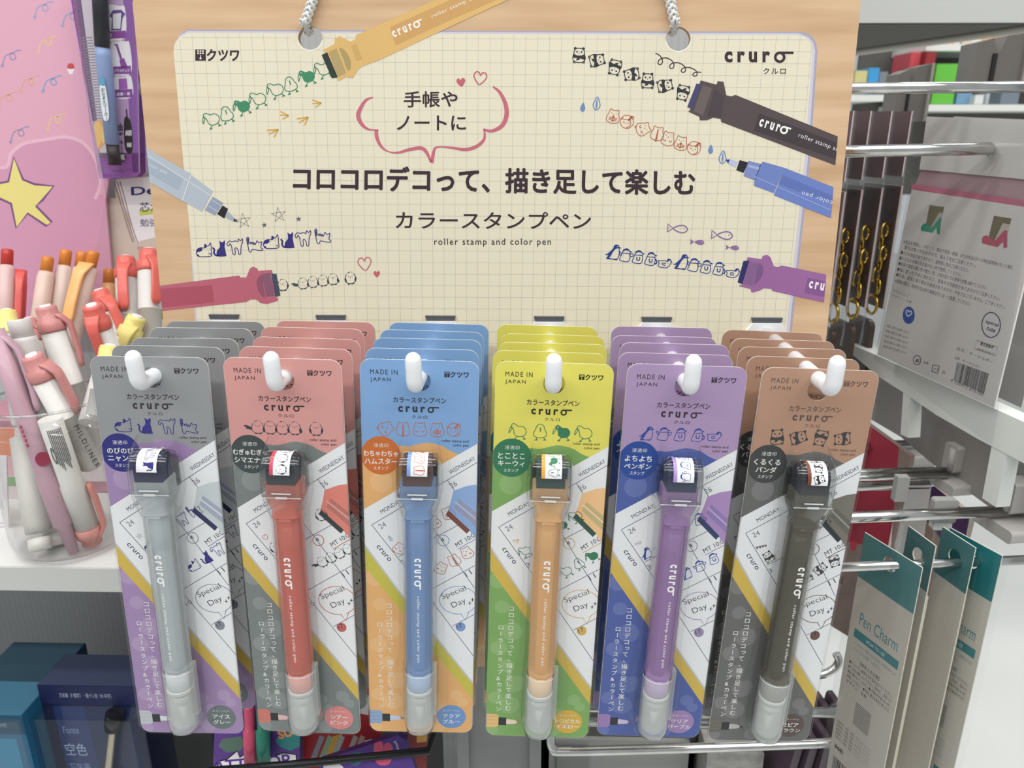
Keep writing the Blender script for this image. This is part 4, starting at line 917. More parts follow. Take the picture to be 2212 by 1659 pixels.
# ---- beige card of the pencil display
pl = Plane(at(285, 460, .60), Vector((1, 0, 0)))
OUTL = [(226, 428), (360, 428), (372, 720), (244, 720)]
A = Art(pl); A.fill(OUTL, 'cfbfb4', 1)
A.fill([(248, 395), (252, 388), (360, 380), (360, 512), (340, 512), (305, 520), (290, 526), (280, 470)], 'ebe6ea', 2)
A.text('Delguard', (284, 428), (452, 419), 24, '242a6e', 5, .02, 1, -1); A.fill([(301, 454), (372, 446), (372, 458), (302, 466)], 'cbd25c', 3); A.text('芯が折れない', (302, 458), (440, 452), 21, '2c2f4a', 5, .01, 1, -1); A.text('勉強に集中', (303, 490), (400, 486), 17, '4a5480', 5, .006, 1, -1)
for k in range(3): A.line(smooth([(247+6*k, 392), (258+6*k, 430), (270+5*k, 470), (283+5*k, 512), (288+5*k, 524)]), 2.2, '8a7a70', 4)
A.text('芯径', (296, 540), (310, 540), 7, '4a4a50', 4, 0, 1, -1)
S = MB(); OUT2 = [(226, 428), (250, 428), (247, 394), (252, 386), (360, 378), (372, 720), (244, 720)]
S.prism([[pl(*q) for q in OUT2]], 0, .002, M('cbb9ae')); o = sheet('pencil_display_card', S, A); o.matrix_world = pl.m
tag(o, 'beige pencil display card with a drawn white notepad beside the wooden board edge', 'display card')
# ---- pens
def stick(name, label, cat, pa, da, pb, db, segs, group=None, clip=None, extra=None):
    """pen from the photo point pa (top) to pb; segs: (part, radius profile, from, to, material)"""
    a, b = at(*pa, da), at(*pb, db); ax = (b-a); L = ax.length; ax.normalize()
    z = -ax; y = (z.cross(Vector((0, 0, 1)).cross(z)) if abs(z.z) < .999 else Vector((0, 1, 0)))
    fw = (CAMP-a); fw -= z*fw.dot(z); fw.normalize(); x = (-fw).cross(z).normalized()
    m = Matrix(((x.x, -fw.x, z.x, a.x), (x.y, -fw.y, z.y, a.y), (x.z, -fw.z, z.z, a.z), (0, 0, 0, 1)))
    t = thing(name, label, cat, m, group)
    first = {}
    for pn, prof, f0, f1, mt in segs:
        S = MB(); S.lathe([(r, q) for r, q in prof], (0, 0, -L*f0), (0, 0, -L*f1), mt, 18); S.link(pn, t)
    if clip:     # clip: (azimuth deg, from, to, width, radius of body, material)
        az, f0, f1, wd, rb, mt = clip; S = MB(); n = 10; R_ = []
        for k in range(n+1):
            q = k/n; zc = -L*(f0+(f1-f0)*q); out_ = rb*.72+.0058*min(1, (q/.22)) if q < .22 else rb*.72+.0058; out_ -= .0012*max(0, (q-.7)/.3)
            w2 = wd*(1.25-.35*min(1, q/.25)) if q < .93 else wd*.6
            R_.append([Vector((px_, -py_, zc)) for px_, py_ in rrect(-w2/2, out_-.0018, w2/2, out_+.0010, .0012, 3)])
        rot = Matrix.Rotation(math.radians(az), 3, 'Z'); R_ = [[rot @ v for v in r] for r in R_]
        S.rings(R_, mt); S.link('clip', t)
    if extra: extra(t, L)
    return t
def mild(t, L):
    A = Art(lambda x, y: (x, y)); A.text('MILDLINER', (.0016, -L*.60), (.0016, -L*.985), .0030, '3a3a42', 1, 0, 1.35)
    for k in range(6): A.text('dual tip creative marker', (-.0040+.0008*k, -L*.62), (-.0040+.0008*k, -L*(.80+.02*(k % 3))), .0006, '6a6a72', 1)
    A.mb.v = [(x, -math.sqrt(max(1e-9, .0078**2-x*x))-.00025, z) for x, y, z in A.mb.v]; A.link('printed_label', t)
def barcode(t, L):
    A = Art(lambda x, y: (x, y))
    for k in range(9): A.line([(-.0036+.0009*k, -L*.05), (-.0036+.0009*k, -L*(.30+.02*(k % 4)))], .00045, '55555c', 1)
    A.line(smooth([(-.0046, -L*.18), (-.0052, -L*.24), (-.0044, -L*.30), (-.0034, -L*.24)], True), .0005, '3a3a40', 1, True)
    A.mb.v = [(x, -math.sqrt(max(1e-9, .0072**2-x*x))-.00025, z) for x, y, z in A.mb.v]; A.link('printed_label', t)
def hl(col, pa, da, pb, db, label, az, r=.0078, tone='d9d7d4', grp='twin highlighters', cap=.36, extra=None):
    """double-ended highlighter: white button, coloured cap with clip, white body"""
    cm = M(col, .28); wm = M(tone, .35); L_ = (at(*pa, da)-at(*pb, db)).length
    k = .0055/L_; k2 = .011/L_
    stick('highlighter', label, 'highlighter', pa, da, pb, db,
          [('button', [(r*.42, 0), (r*.46, .5), (r*.46, 1)], -.0012/L_, .002/L_, M('efe9ea', .35)), ('cap_ring', [(r*.74, 0), (r*.82, .12), (r*.82, .5), (r*1.04, .56), (r*1.06, .9), (r, 1)], 0, k+k2, cm),
           ('barrel', [(r*.97, 0), (r*.97, .4), (r*.99, .401), (r*.99, .41), (r*.95, .411), (r*.95, .97), (r*.7, 1)], k+k2, 1, wm)], grp, (az, k, min(.96, .042/L_), r*1.0, r, cm), extra)
RO, CO, YE, PK = 'cf8a88', 'e0675c', 'ecdc80', 'dc9598'
dj = .50
def inkmark(t, items, rr_):
    pass
hl(RO, (98, 662), .4933, (205, 985), .520, 'tall dusty rose highlighter standing upright in the jar', 75)
hl(RO, (68, 768), .4689, (200, 1010), .5033, 'nearest dusty rose highlighter leaning right across the jar rim', 50, extra=mild)
hl(CO, (198, 660), .5048, (262, 830), .5306, 'coral red highlighter with white button leaning right, lower of two', -25)
hl(CO, (214, 628), .5552, (290, 800), .5629, 'coral red highlighter just behind the other leaning one', 20)
hl(YE, (240, 748), .4689, (215, 900), .4638, 'yellow-capped highlighter low beside the grey packs', 10)
hl(YE, (296, 684), .5397, (246, 800), .5433, 'yellow-capped highlighter leaning left with its clip in front', -10)
hl(PK, (308, 722), .576, (275, 850), .597, 'pink-capped highlighter tucked behind the grey packs', -20)
hl(YE, (14, 672), .4992, (52, 920), .4911, 'yellow-capped highlighter at the far left of the jar', 170, .0070)
hl(RO, (62, 690), .5154, (110, 900), .5086, 'dusty rose highlighter hidden behind the white-tipped one', 60, .0062)
hl(CO, (272, 556), .575, (282, 800), .565, 'coral highlighter upright behind the jar, shorter of the pair', -14, .0082)
hl(CO, (322, 540), .565, (326, 790), .555, 'coral highlighter upright at the wooden board edge, taller of the pair', 24, .0082)
wm = M('dbd8d6', .32)
stick('highlighter', 'white-ended highlighter leaning in the jar next to the yellow cap', 'highlighter', (40, 690), .4791, (122, 1000), .4974, [('end_cap', [(.0062, 0), (.0066, .06), (.0066, 1)], 0, .12, wm), ('barrel', [(.0075, 0), (.0078, .03), (.0078, 1)], .12, 1, M('d6d3d2', .35))], 'twin highlighters')
stick('highlighter', 'upside-down highlighter with coral end cap seen through the jar front', 'highlighter', (108, 905), .4688, (200, 1172), .5043,
      [('barrel', [(.0068, 0), (.0068, .58), (.0074, .59), (.0074, 1)], 0, .86, M('d9d7d3', .35)), ('end_cap', [(.0079, 0), (.0079, .55), (.0062, .56), (.0062, 1)], .86, 1, M('e2978e', .3))], 'twin highlighters', (65, .97, .52, .006, .0072, M('df8d84', .3)), barcode)
stick('highlighter', 'white highlighter standing at the left inside the jar', 'highlighter', (50, 945), .5046, (88, 1188), .4920, [('barrel', [(.0078, 0), (.0078, .85), (.0072, .86), (.0072, .92)], 0, .92, M('d4d2cc', .35)), ('end_cap', [(.0066, 0), (.0066, 1)], .9, 1, M('e8e6e0', .35))], 'twin highlighters')
stick('highlighter', 'short white highlighter end deep in the jar middle', 'highlighter', (92, 1010), .5183, (122, 1180), .5071, [('barrel', [(.0074, 0), (.0074, 1)], 0, .84, M('dedcd6', .35)), ('end_cap', [(.0064, 0), (.0064, 1)], .84, 1, M('e2e0da', .35))], 'twin highlighters')
stick('highlighter', 'white highlighter crossing behind the coral one to the right', 'highlighter', (236, 775), .5043, (196, 915), .4840, [('barrel', [(.0074, 0), (.0074, 1)], 0, 1, M('e6e1de', .35))], 'twin highlighters')
mv = M('cba4b4', .3, 0, .92)
def red_spot(t, L):
    A = Art(lambda x, y: (x, y)); A.dot(.0012, -L*.56, .0042, '9c2748', 1, .0046)
    for k in range(5): A.line([(-.004, -L*(.40+.02*k)), (-.004, -L*(.415+.02*k))], .0014, 'b03a58', 1)
    A.mb.v = [(x, y-.0061-.0006, z) for x, y, z in A.mb.v]; A.link('printed_mark', t)
stick('gel_pen', 'mauve gel pen with long clip slanting through the jar', 'pen', (-12, 712), .4651, (160, 1195), .4952, [('barrel', [(.0054, 0), (.0058, .3), (.0058, .62), (.0064, .66), (.0062, .86), (.0046, .87), (.0030, 1)], 0, 1, mv), ('push_button', [(.003, 0), (.003, 1)], -.04, 0, mv)], None, (62, .03, .36, .006, .0058, M('c7a2b2', .3)), red_spot)
# mechanical pencils with coloured push buttons
def mech(col, body, pa, da, pb, db, label, grp='mechanical pencils', clip=None, r=.0062):
    bm_ = M(body, .3, 0, .8)
    stick('mechanical_pencil', label, 'pencil', pa, da, pb, db, [('push_button', [(r*.62, 0), (r*.66, .1), (r*.66, 1)], 0, .16, M(col, .2, 0, .9)), ('barrel', [(r*.8, 0), (r*.92, .06), (r*.95, .3), (r, 1)], .16, 1, bm_), ('lead_tube', [(r*.4, 0), (r*.4, 1)], .2, .98, M('f0e6e6', .4))], grp, clip)
og = 'dd8524'
mech('c8382c', 'ecc9c6', (16, 540), .575, (8, 760), .565, 'red-button mechanical pencil at the far left edge', clip=None)
mech(og, 'efd2c4', (104, 556), .57, (76, 760), .56, 'orange-button mechanical pencil third from the photo edge, slightly lower')
mech(og, 'eed6cc', (143, 541), .58, (118, 760), .57, 'orange-button mechanical pencil between the lower one and the clipped one')
mech(og, 'efd4c0', (178, 546), .585, (150, 760), .575, 'orange-button pencil half hidden behind the one with the yellow-orange clip')
mech(og, 'efd8cc', (203, 544), .57, (148, 760), .56, 'orange-button pencil with wide yellow-orange clip', clip=(-38, .13, .75, .0095, .0066, M('f0b46c', .3)))
mech('c97a28', 'ecb27c', (236, 583), .585, (232, 780), .575, 'orange-button pencil beside the coral highlighters')
stick('gel_pen', 'red pen with flat clip standing beside the red-button pencil', 'pen', (43, 584), .58, (34, 760), .575, [('barrel', [(.0048, 0), (.0052, .2), (.0052, 1)], 0, 1, M('dc5450', .3))], None, (0, .02, .8, .0055, .005, M('e06058', .3)))
stick('gel_pen', 'thin yellow pen against the wooden board edge', 'pen', (346, 606), .575, (352, 800), .565, [('cap', [(.003, 0), (.0034, .1), (.0034, 1)], 0, .45, M('f0c432', .3)), ('barrel', [(.0034, 0), (.0034, 1)], .45, 1, M('e9e2d4', .4))])
# holder behind, jar in front
t = thing('pen_jar', 'clear screw-neck plastic jar holding pink and yellow highlighters', 'jar', Matrix.Translation(at_z(128, 1196, zs+.0005)*1))
jb = t.matrix_world.translation; jb.z = zs+.0006; jb = jb + Vector((0, .018, 0)); t.matrix_world = Matrix.Translation(jb)
JP = clear('jar_plastic', (.95, .955, .955), .05, 1.5, .045)
R_J = .0365
prof = [(0.001, .0012), (.022, .0006), (.030, .0008), (.0345, .004), (.0362, .010), (R_J, .018), (R_J, .072), (.0358, .078), (.0340, .082), (.0333, .0835), (.0350, .0845), (.0352, .0865), (.0335, .0875), (.0335, .0905), (.0349, .0915), (.0349, .0930), (.0334, .094), (.0334, .0985), (.0345, .0992), (.0347, .1005), (.0338, .1012)]
S = MB(); S.rings([[Vector((r*math.cos(k*math.tau/48), r*math.sin(k*math.tau/48), z)) for k in range(48)] for r, z in prof], JP, (False, False)); S.link('jar_body', t)
S = MB(); S.tube([(.0345*math.cos(k*math.tau/48), .0345*math.sin(k*math.tau/48), .1008) for k in range(49)], .0009, clear('jar_rim', (.85, .87, .87), .05, 1.2, .2), 6); S.link('rim', t)
t = thing('pen_holder', 'low white tray box standing behind the jar of highlighters', 'holder', None)
S = MB(); c = at(190, 800, .58); S.box(c.x-.085, c.x+.075, c.y-.025, c.y+.03, zs+.0005, zs+.058, M('c98fa0', .4)); S.link('holder_body', t)
S = MB(); S.box(c.x-.083, c.x+.073, c.y-.026, c.y-.0252, zs+.01, zs+.05, M('e8dde0', .5)); S.link('front_label', t)
# small leaning labels at the left edge
pl = Plane(at(0, 1120, .53), Vector((1, 0, 0)))
OUTL = [(-80, 985), (14, 985), (19, 1172), (-80, 1176)]
A = Art(pl, orient(OUTL)); A.fill(OUTL, 'eeeaec', 1); A.text('MILDLINER', (-76, 1114), (10, 1100), 18, '46406a', 3, 0, 1.2, -1)
for k in range(5): A.line([(-70, 1132+8*k), (12, 1130+8*k)], 1.6, 'b6b0b8', 3)
S = MB(); S.prism([[pl(*q) for q in OUTL]], 0, .001, M('e4e0e2')); o = sheet('price_label', S, A); o.matrix_world = pl.m
tag(o, 'white printed label card at the left edge beside the jar', 'label')
pl = Plane(at(30, 1000, .565), Vector((1, 0, 0)))
OUTL = [(-60, 925), (60, 925), (62, 1120), (-60, 1120)]
A = Art(pl, orient(OUTL)); A.fill(OUTL, 'e6d9dc', 1); A.fill([(-60, 925), (32, 925), (28, 985), (-60, 985)], 'e58f6c', 2); A.fill([(-60, 985), (28, 985), (30, 1028), (-60, 1028)], 'e3b3bd', 2); A.fill([(-60, 1028), (36, 1030), (36, 1050), (-60, 1050)], '86b07a', 2)
S = MB(); S.prism([[pl(*q) for q in OUTL]], 0, .001, M('e0d4d6')); o = sheet('colour_sample_card', S, A); o.matrix_world = pl.m
tag(o, 'orange, pink and green colour sample card behind the jar', 'card')
# ---- fountain pen boxes under the shelf
def pen_box(x0, x1, ytop, ybot, d, col, colt, label, big=False):
    a, b = at(x0, ytop, d), at(x1, ytop, d); wdt = b.x-a.x; h = a.z-zl-.0005
    y0 = (a.y+b.y)/2; t = thing('fountain_pen_box', label, 'box', Matrix.Translation((a.x, y0, zl+.0005)), 'boxed fountain pens')
    S = MB(); dp = .034
    S.box(0, wdt, 0, dp, 0, h, M(col, .35)); S.box(.0005, wdt-.0005, .0004, dp-.0004, h, h+.0004, M(mix(col, '9aa4ae', .35), .35)); S.link('carton', t)
    A = Art(lambda x, y: (x, y)); A.fill([(0, h-.016), (wdt, h-.016), (wdt, h), (0, h)], colt, 1); A.text('万年筆（F 細字）・替ペン先（M 中字）', (wdt*.2, h-.0105), (wdt*.72, h-.0105), .0042, 'a9b4cc', 2)
    if big:
        A.fill([(.008, 0), (wdt-.006, 0), (wdt-.006, h-.018), (.008, h-.018)], '15306e', 1); A.fill([(wdt*.5, 0), (wdt-.006, 0), (wdt-.006, h-.018), (wdt*.42, h-.018)], '112456', 2)
        A.text('Fonte', (wdt*.16, h-.042), (wdt*.32, h-.042), .006, '8aa0cc', 3); A.text('空色', (wdt*.14, h-.062), (wdt*.36, h-.062), .011, 'a9bcdf', 3); A.text('万年筆', (wdt*.14, h-.078), (wdt*.36, h-.078), .009, '7c94c8', 3)
    else: A.fill([(.004, 0), (wdt-.008, 0), (wdt-.008, h-.02), (.004, h-.02)], mix(col, '4ab4dc', .45), 1)
    A.link('printed_face', t)
    if big:
        S = MB(); S.lathe([(.0022, 0), (.0026, .1), (.0028, .62), (.0031, .63), (.0031, .66), (.0055, .67), (.0058, 1)], (wdt*.74, -.006, h-.028), (wdt*.48, -.008, h-.105), M('c3b8a4', .25, .8), 14); S.lathe([(.0062, 0), (.0064, .4), (.0058, 1)], (wdt*.78, -.006, h-.018), (wdt*.73, -.006, h-.031), M('17181c', .2), 14); S.link('fountain_pen', t)
        S = MB(); S.lathe([(.0060, 0), (.0064, .3), (.0062, 1)], (wdt*.48, -.008, h-.105), (wdt*.36, -.0085, h-.150), M('15161a', .2), 14); S.link('pen_cap', t)
    S = MB(); g = .015 if big else .004; S.box(.0006, wdt-.0006, -g, -.0012, .0005, h-(.0165 if big else .002), FILM); S.link('clear_window', t)
    return t
pen_box(78, 298, 1482, 0, .545, '0e1640', '121c4c', 'navy blue boxed fountain pen with large clear window, in front', True)
pen_box(-60, 70, 1500, 0, .575, '0c3e58', '0f4a66', 'teal boxed pen left of the navy one, middle of three')
pen_box(-90, 48, 1545, 0, .53, '14648a', '0d4866', 'bright blue boxed pen at the lower left corner')
pen_box(-30, 136, 1446, 0, .62, '0b3c58', '0f4864', 'teal boxed pen at the back behind the other boxes')
# ---- black wire basket with fancy pens
t = thing('wire_basket', 'black wire mesh basket under the pen packs', 'basket', None)
BK = M('16171a', .35); yb = .47
bl, br = at_y(305, 1600, yb), at_y(1010, 1600, yb+.0)
zb1 = at_y(400, 1586, .455).z
S = MB()
xl, xr = at(318, 1640, .51).x, at_y(925, 1640, .45).x
for i in range(11):
    x = xl+(xr-xl)*i/10*.42
    for s in (-1, 1): S.tube([(x+.02, .455+.004*s, zb1+.02), (x+.02+(s+1)*.035, .455+.004*s, zb1-.13)], .0012, BK, 6)
S.link('mesh_side', t)
S = MB(); rim_a, rim_b = at(628, 1652, .46), at(925, 1622, .46); S.tube([rim_a+Vector((-.05, 0, -.006)), rim_a, rim_b, rim_b+Vector((.006, .05, 0))], .0024, BK, 8); S.link('rim_wire', t)
S = MB(); S.box(xl-.002, xr+.004, .50, .503, zb1-.2, at_y(400, 1560, .50).z, BK); S.link('back_panel', t)
def fancy(pl_args, out, base, art, label, grp):
    pl = Plane(at(*pl_args[0]), Vector(pl_args[1]), Vector(pl_args[2])); A = Art(pl, orient(out)); A.fill(out, base, 1); art(A)
    S = MB(); S.prism([[pl(*q) for q in out]], 0, .006, M(mix(base, '202028', .3), .35)); t = thing('gel_pen_pack', label, 'pen pack', pl.m, grp)
    sheet('pack_card', S, A, t); return t, pl
def a1(A):
    A.fill([(480, 1596), (520, 1590), (530, 1605), (520, 1622), (490, 1626), (472, 1612)], '5a7468', 3)
    A.fill([(594, 1600), (604, 1588), (612, 1596), (626, 1576), (640, 1580), (648, 1590), (648, 1612), (628, 1622), (606, 1614)], '2e8a88', 3)
    A.text('SU', (603, 1598), (634, 1589), 20, 'eb9a52', 5, .04, 1, -1)
    pts = [(460, 1662), (470, 1645), (490, 1640), (512, 1622), (518, 1636), (536, 1624), (542, 1634), (562, 1624), (590, 1634), (612, 1626), (640, 1630), (645, 1700), (460, 1720)]
    A.fill(pts, 'e9e6e6', 4); A.line(pts, 3, '1c1a20', 5, True); A.text('MATTEHOP', (436, 1672), (628, 1654), 26, '5a2f96', 6, .02, 1, -1)
t, pl = fancy([(550, 1620, .475), (1, -.1, 0), (0, .25, 1)], [(466, 1500), (650, 1500), (645, 1720), (458, 1720)], '5d3a8e', a1, 'purple gel pen pack with white starburst lettering in the basket', 'gel pen packs')
for i, (x, c_) in enumerate(((548, 'e0557a'), (575, '2f8f78'))):
    a, b_ = pl(x, 1515), pl(x+4, 1636); S = MB(); S.lathe([(.0024, 0), (.0032, .05), (.0032, .4), (.0042, .42), (.0042, 1)], (a[0], -.006, a[1]), (b_[0], -.006, b_[1]), M(c_, .25, 0, .9), 12); S.link('gel_pen', t)
def a2(A):
    A.fill([(775, 1505), (800, 1510), (796, 1545), (772, 1540)], 'e9e4e4', 3); A.text('Uniball', (756, 1548), (806, 1520), 22, 'ece8e8', 4, .03, 1, -1)
    A.fill([(700, 1640), (720, 1590), (740, 1585), (730, 1640)], 'd9a63c', 3)
    for i, (x, c_) in enumerate(((672, '9a9aa6'), (690, '8fb08c'), (716, 'aab4b4'), (745, 'b8b0a8'), (760, 'c9a49c'))): A.line([(x, 1650), (x+24, 1590)], 11, c_, 4)
    A.fill([(785, 1600), (804, 1596), (800, 1612)], 'e6e2de', 4); A.line([(640, 1590), (646, 1650)], 6, '22222a', 3)
fancy([(735, 1580, .485), (1, 0, 0), (0, .2, 1)], [(640, 1470), (812, 1450), (830, 1690), (640, 1720)], 'b3222e', a2, 'red pen pack with fanned pens in the basket', 'gel pen packs')
def a3(A):
    for x, y, rx, ry, c_ in ((818, 1618, 11, 20, 'e0587c'), (838, 1622, 11, 18, 'd8507a'), (828, 1640, 18, 14, 'e0587c')): A.dot(x, y, rx, c_, 3, ry)
    A.dot(826, 1634, 8, '3a7a78', 4); A.fill([(752, 1630), (778, 1624), (790, 1640), (770, 1656), (748, 1646)], '2f7a80', 3); A.dot(772, 1640, 9, '5b8ac0', 4)
    A.text('Pentel', (857, 1600), (863, 1620), 7, 'e8e4ee', 5, 0, 1, 1); A.fill([(700, 1650), (720, 1640), (740, 1655), (760, 1700), (690, 1700)], 'e8e4e6', 4); A.text('MATTEHOP', (680, 1700), (790, 1672), 22, '5a2f96', 5, .02, 1, -1)
fancy([(800, 1640, .468), (1, .02, 0), (0, .3, 1)], [(690, 1645), (860, 1588), (878, 1600), (915, 1720), (690, 1720)], '5b3b92', a3, 'purple gel pen pack tilted in front of the red one', 'gel pen packs')
def a4(A): A.fill([(905, 1570), (922, 1572), (922, 1600), (903, 1602)], 'd9a03c', 3); A.fill([(900, 1600), (922, 1600), (920, 1606), (900, 1606)], 'e6e2de', 4); A.text('ABC', (905, 1590), (920, 1590), 8, '8a2a2a', 5, .02, 1, -1)
fancy([(905, 1600, .49), (1, .3, 0), (0, .1, 1)], [(880, 1560), (925, 1568), (920, 1700), (880, 1700)], '8c2a30', lambda A: A.fill([(900, 1570), (924, 1572), (922, 1602), (900, 1604)], 'd9a03c', 3), 'narrow red and yellow pack at the basket end by the upright', 'gel pen packs')
# ------------------------------------------------------------------ right-hand fixture
ALB = M('e3e7e3', .35)
def pprism(pl, pts, y0, y1, mat, name, parent=None, front=None):
    S = MB(); S.prism([[pl(*p) for p in pts]], y0, y1, mat, front); return S.link(name, parent)
RP = wall_dir(2149, 883, .47, 870)
t = thing('white_frame_rail', 'thick white rail frame running away at the right, below the white back card', 'rail', RP.m)
pprism(RP, [(1765, 712), (1895, 768), (2022, 825), (2149, 883), (2300, 952), (2300, 1052), (2212, 1001), (2112, 948), (2022, 896), (1952, 848), (1897, 813), (1839, 764), (1765, 733)], 0, .012, ALB, 'rail', t)
pprism(RP, [(1950, 842), (1965, 852), (1960, 946), (1944, 938)], .0005, .010, ALB, 'post', t)
pprism(RP, [(2141, 960), (2172, 980), (2150, 1096), (2120, 1076)], .0005, .010, ALB, 'post', t)
GP = Plane(RP.o-RP.n*.028, RP.ex)
o = pprism(GP, [(1790, 738), (1900, 785), (2300, 970), (2300, 1215), (2212, 1150), (2138, 1096), (2090, 1061), (2008, 997), (1946, 944), (1880, 905), (1790, 860)], 0, .006, M('9b9895', .5), 'gondola_backing', None, M('55534a', .5))
o.matrix_world = GP.m; tag(o, 'grey steel panel behind the white rail frame', 'panel')
GC = M('b4b1ae', .4)
def rod(S, a, b, r, da, db, bend=None):
    S.tube([at(*a, da), at(*b, db)]+([at(*bend[0], bend[1])] if bend else []), r, CHROME, 12)
def peg(label, hx, hy, d, w, rods, r):
    """grey plastic holder with a steel peg and, under it, a label bar"""
    t = thing('peg_hook', label, 'hook', None, 'steel pegs on the white rail')
    sc = d/FPX; c = at(hx, hy, d)
    ex = RP.ex; n = RP.n
    m = Matrix(((ex.x, -n.x, 0, c.x), (ex.y, -n.y, 0, c.y), (0, 0, 1, c.z), (0, 0, 0, 1)))
    W = w*sc
    S = MB(); S.prism([rrect(-W*.55, -W*.75, W*.55, W*.9, W*.15)], -.004, .010, GC, None, m); S.tube([m @ Vector((W*.25, -.0045, -W*.6)), m @ Vector((W*.25, -.0045, W*.75))], W*.2, GC, 10); S.link('holder', t)
    S = MB(); S.prism([rrect(-W*1.0, -W*1.75, W*1.6, -W*1.1, W*.2)], -.012, .010, GC, None, m); S.link('holder_foot', t)
    for (a, b, da, db, rr_) in rods:
        S = MB(); rod(S, a, b, rr_, da, db); S.link('peg', t)
    return t
peg('grey holder and steel peg nearest on the white rail, lowest of three', 2182, 1072, .485, 44, [((1690, 1124), (2176, 1104), .462, .486, .0036)], .0036)
peg('grey holder and double steel peg in the middle of the rail', 2062, 990, .545, 36, [((1700, 1024), (2040, 1016), .525, .545, .0026), ((1700, 1036), (2046, 1026), .522, .543, .0026), ((1700, 1056), (2004, 1046), .535, .552, .0034)], .003)
peg('grey holder and steel pegs furthest along the rail', 1980, 934, .615, 32, [((1700, 962), (1962, 957), .59, .612, .0026), ((1700, 972), (1966, 965), .588, .61, .0026), ((1700, 988), (1922, 979), .60, .618, .0034)], .003)
S = MB(); rod(S, (1690, 1230), (2300, 1206), .0028, .4425, .4425)
tag(S.link('steel_peg'), 'polished steel peg carrying the teal-topped charm bags', 'hook', 'steel pegs')
S = MB(); rod(S, (1690, 193), (2330, 186), .0034, .452, .468)
tag(S.link('steel_peg'), 'topmost long steel peg crossing the blurred shelves', 'hook', 'steel pegs')
S = MB(); S.tube([at(1690, 330, .458), at(2137, 321, .446), at(2145, 325, .50)], .0036, CHROME, 12)
tag(S.link('steel_peg'), 'steel peg ending in the round hole of the white header card', 'hook', 'steel pegs')
S = MB(); S.box(-.004, .004, -.003, .003, -.009, .009, M('a5a6a4', .5), loc_m(at(1945, 1054, .52))); S.link_ = None
tag(S.link('price_clip'), 'small grey price clip on the middle double peg', 'clip', 'price clips')
S = MB(); S.prism([rrect(-.0075, -.0075, .0075, .0085, .002)], -.006, .000, M('a5a6a4', .5), None, loc_m(at(2032, 1098, .492))); S.prism([rrect(-.0058, -.0125, .0058, -.0075, .001)], -.006, .000, M('cfd0cc', .5), None, loc_m(at(2032, 1098, .492)))
tag(S.link('price_clip'), 'grey price clip behind the nearest peg above the charm bags', 'clip', 'price clips')
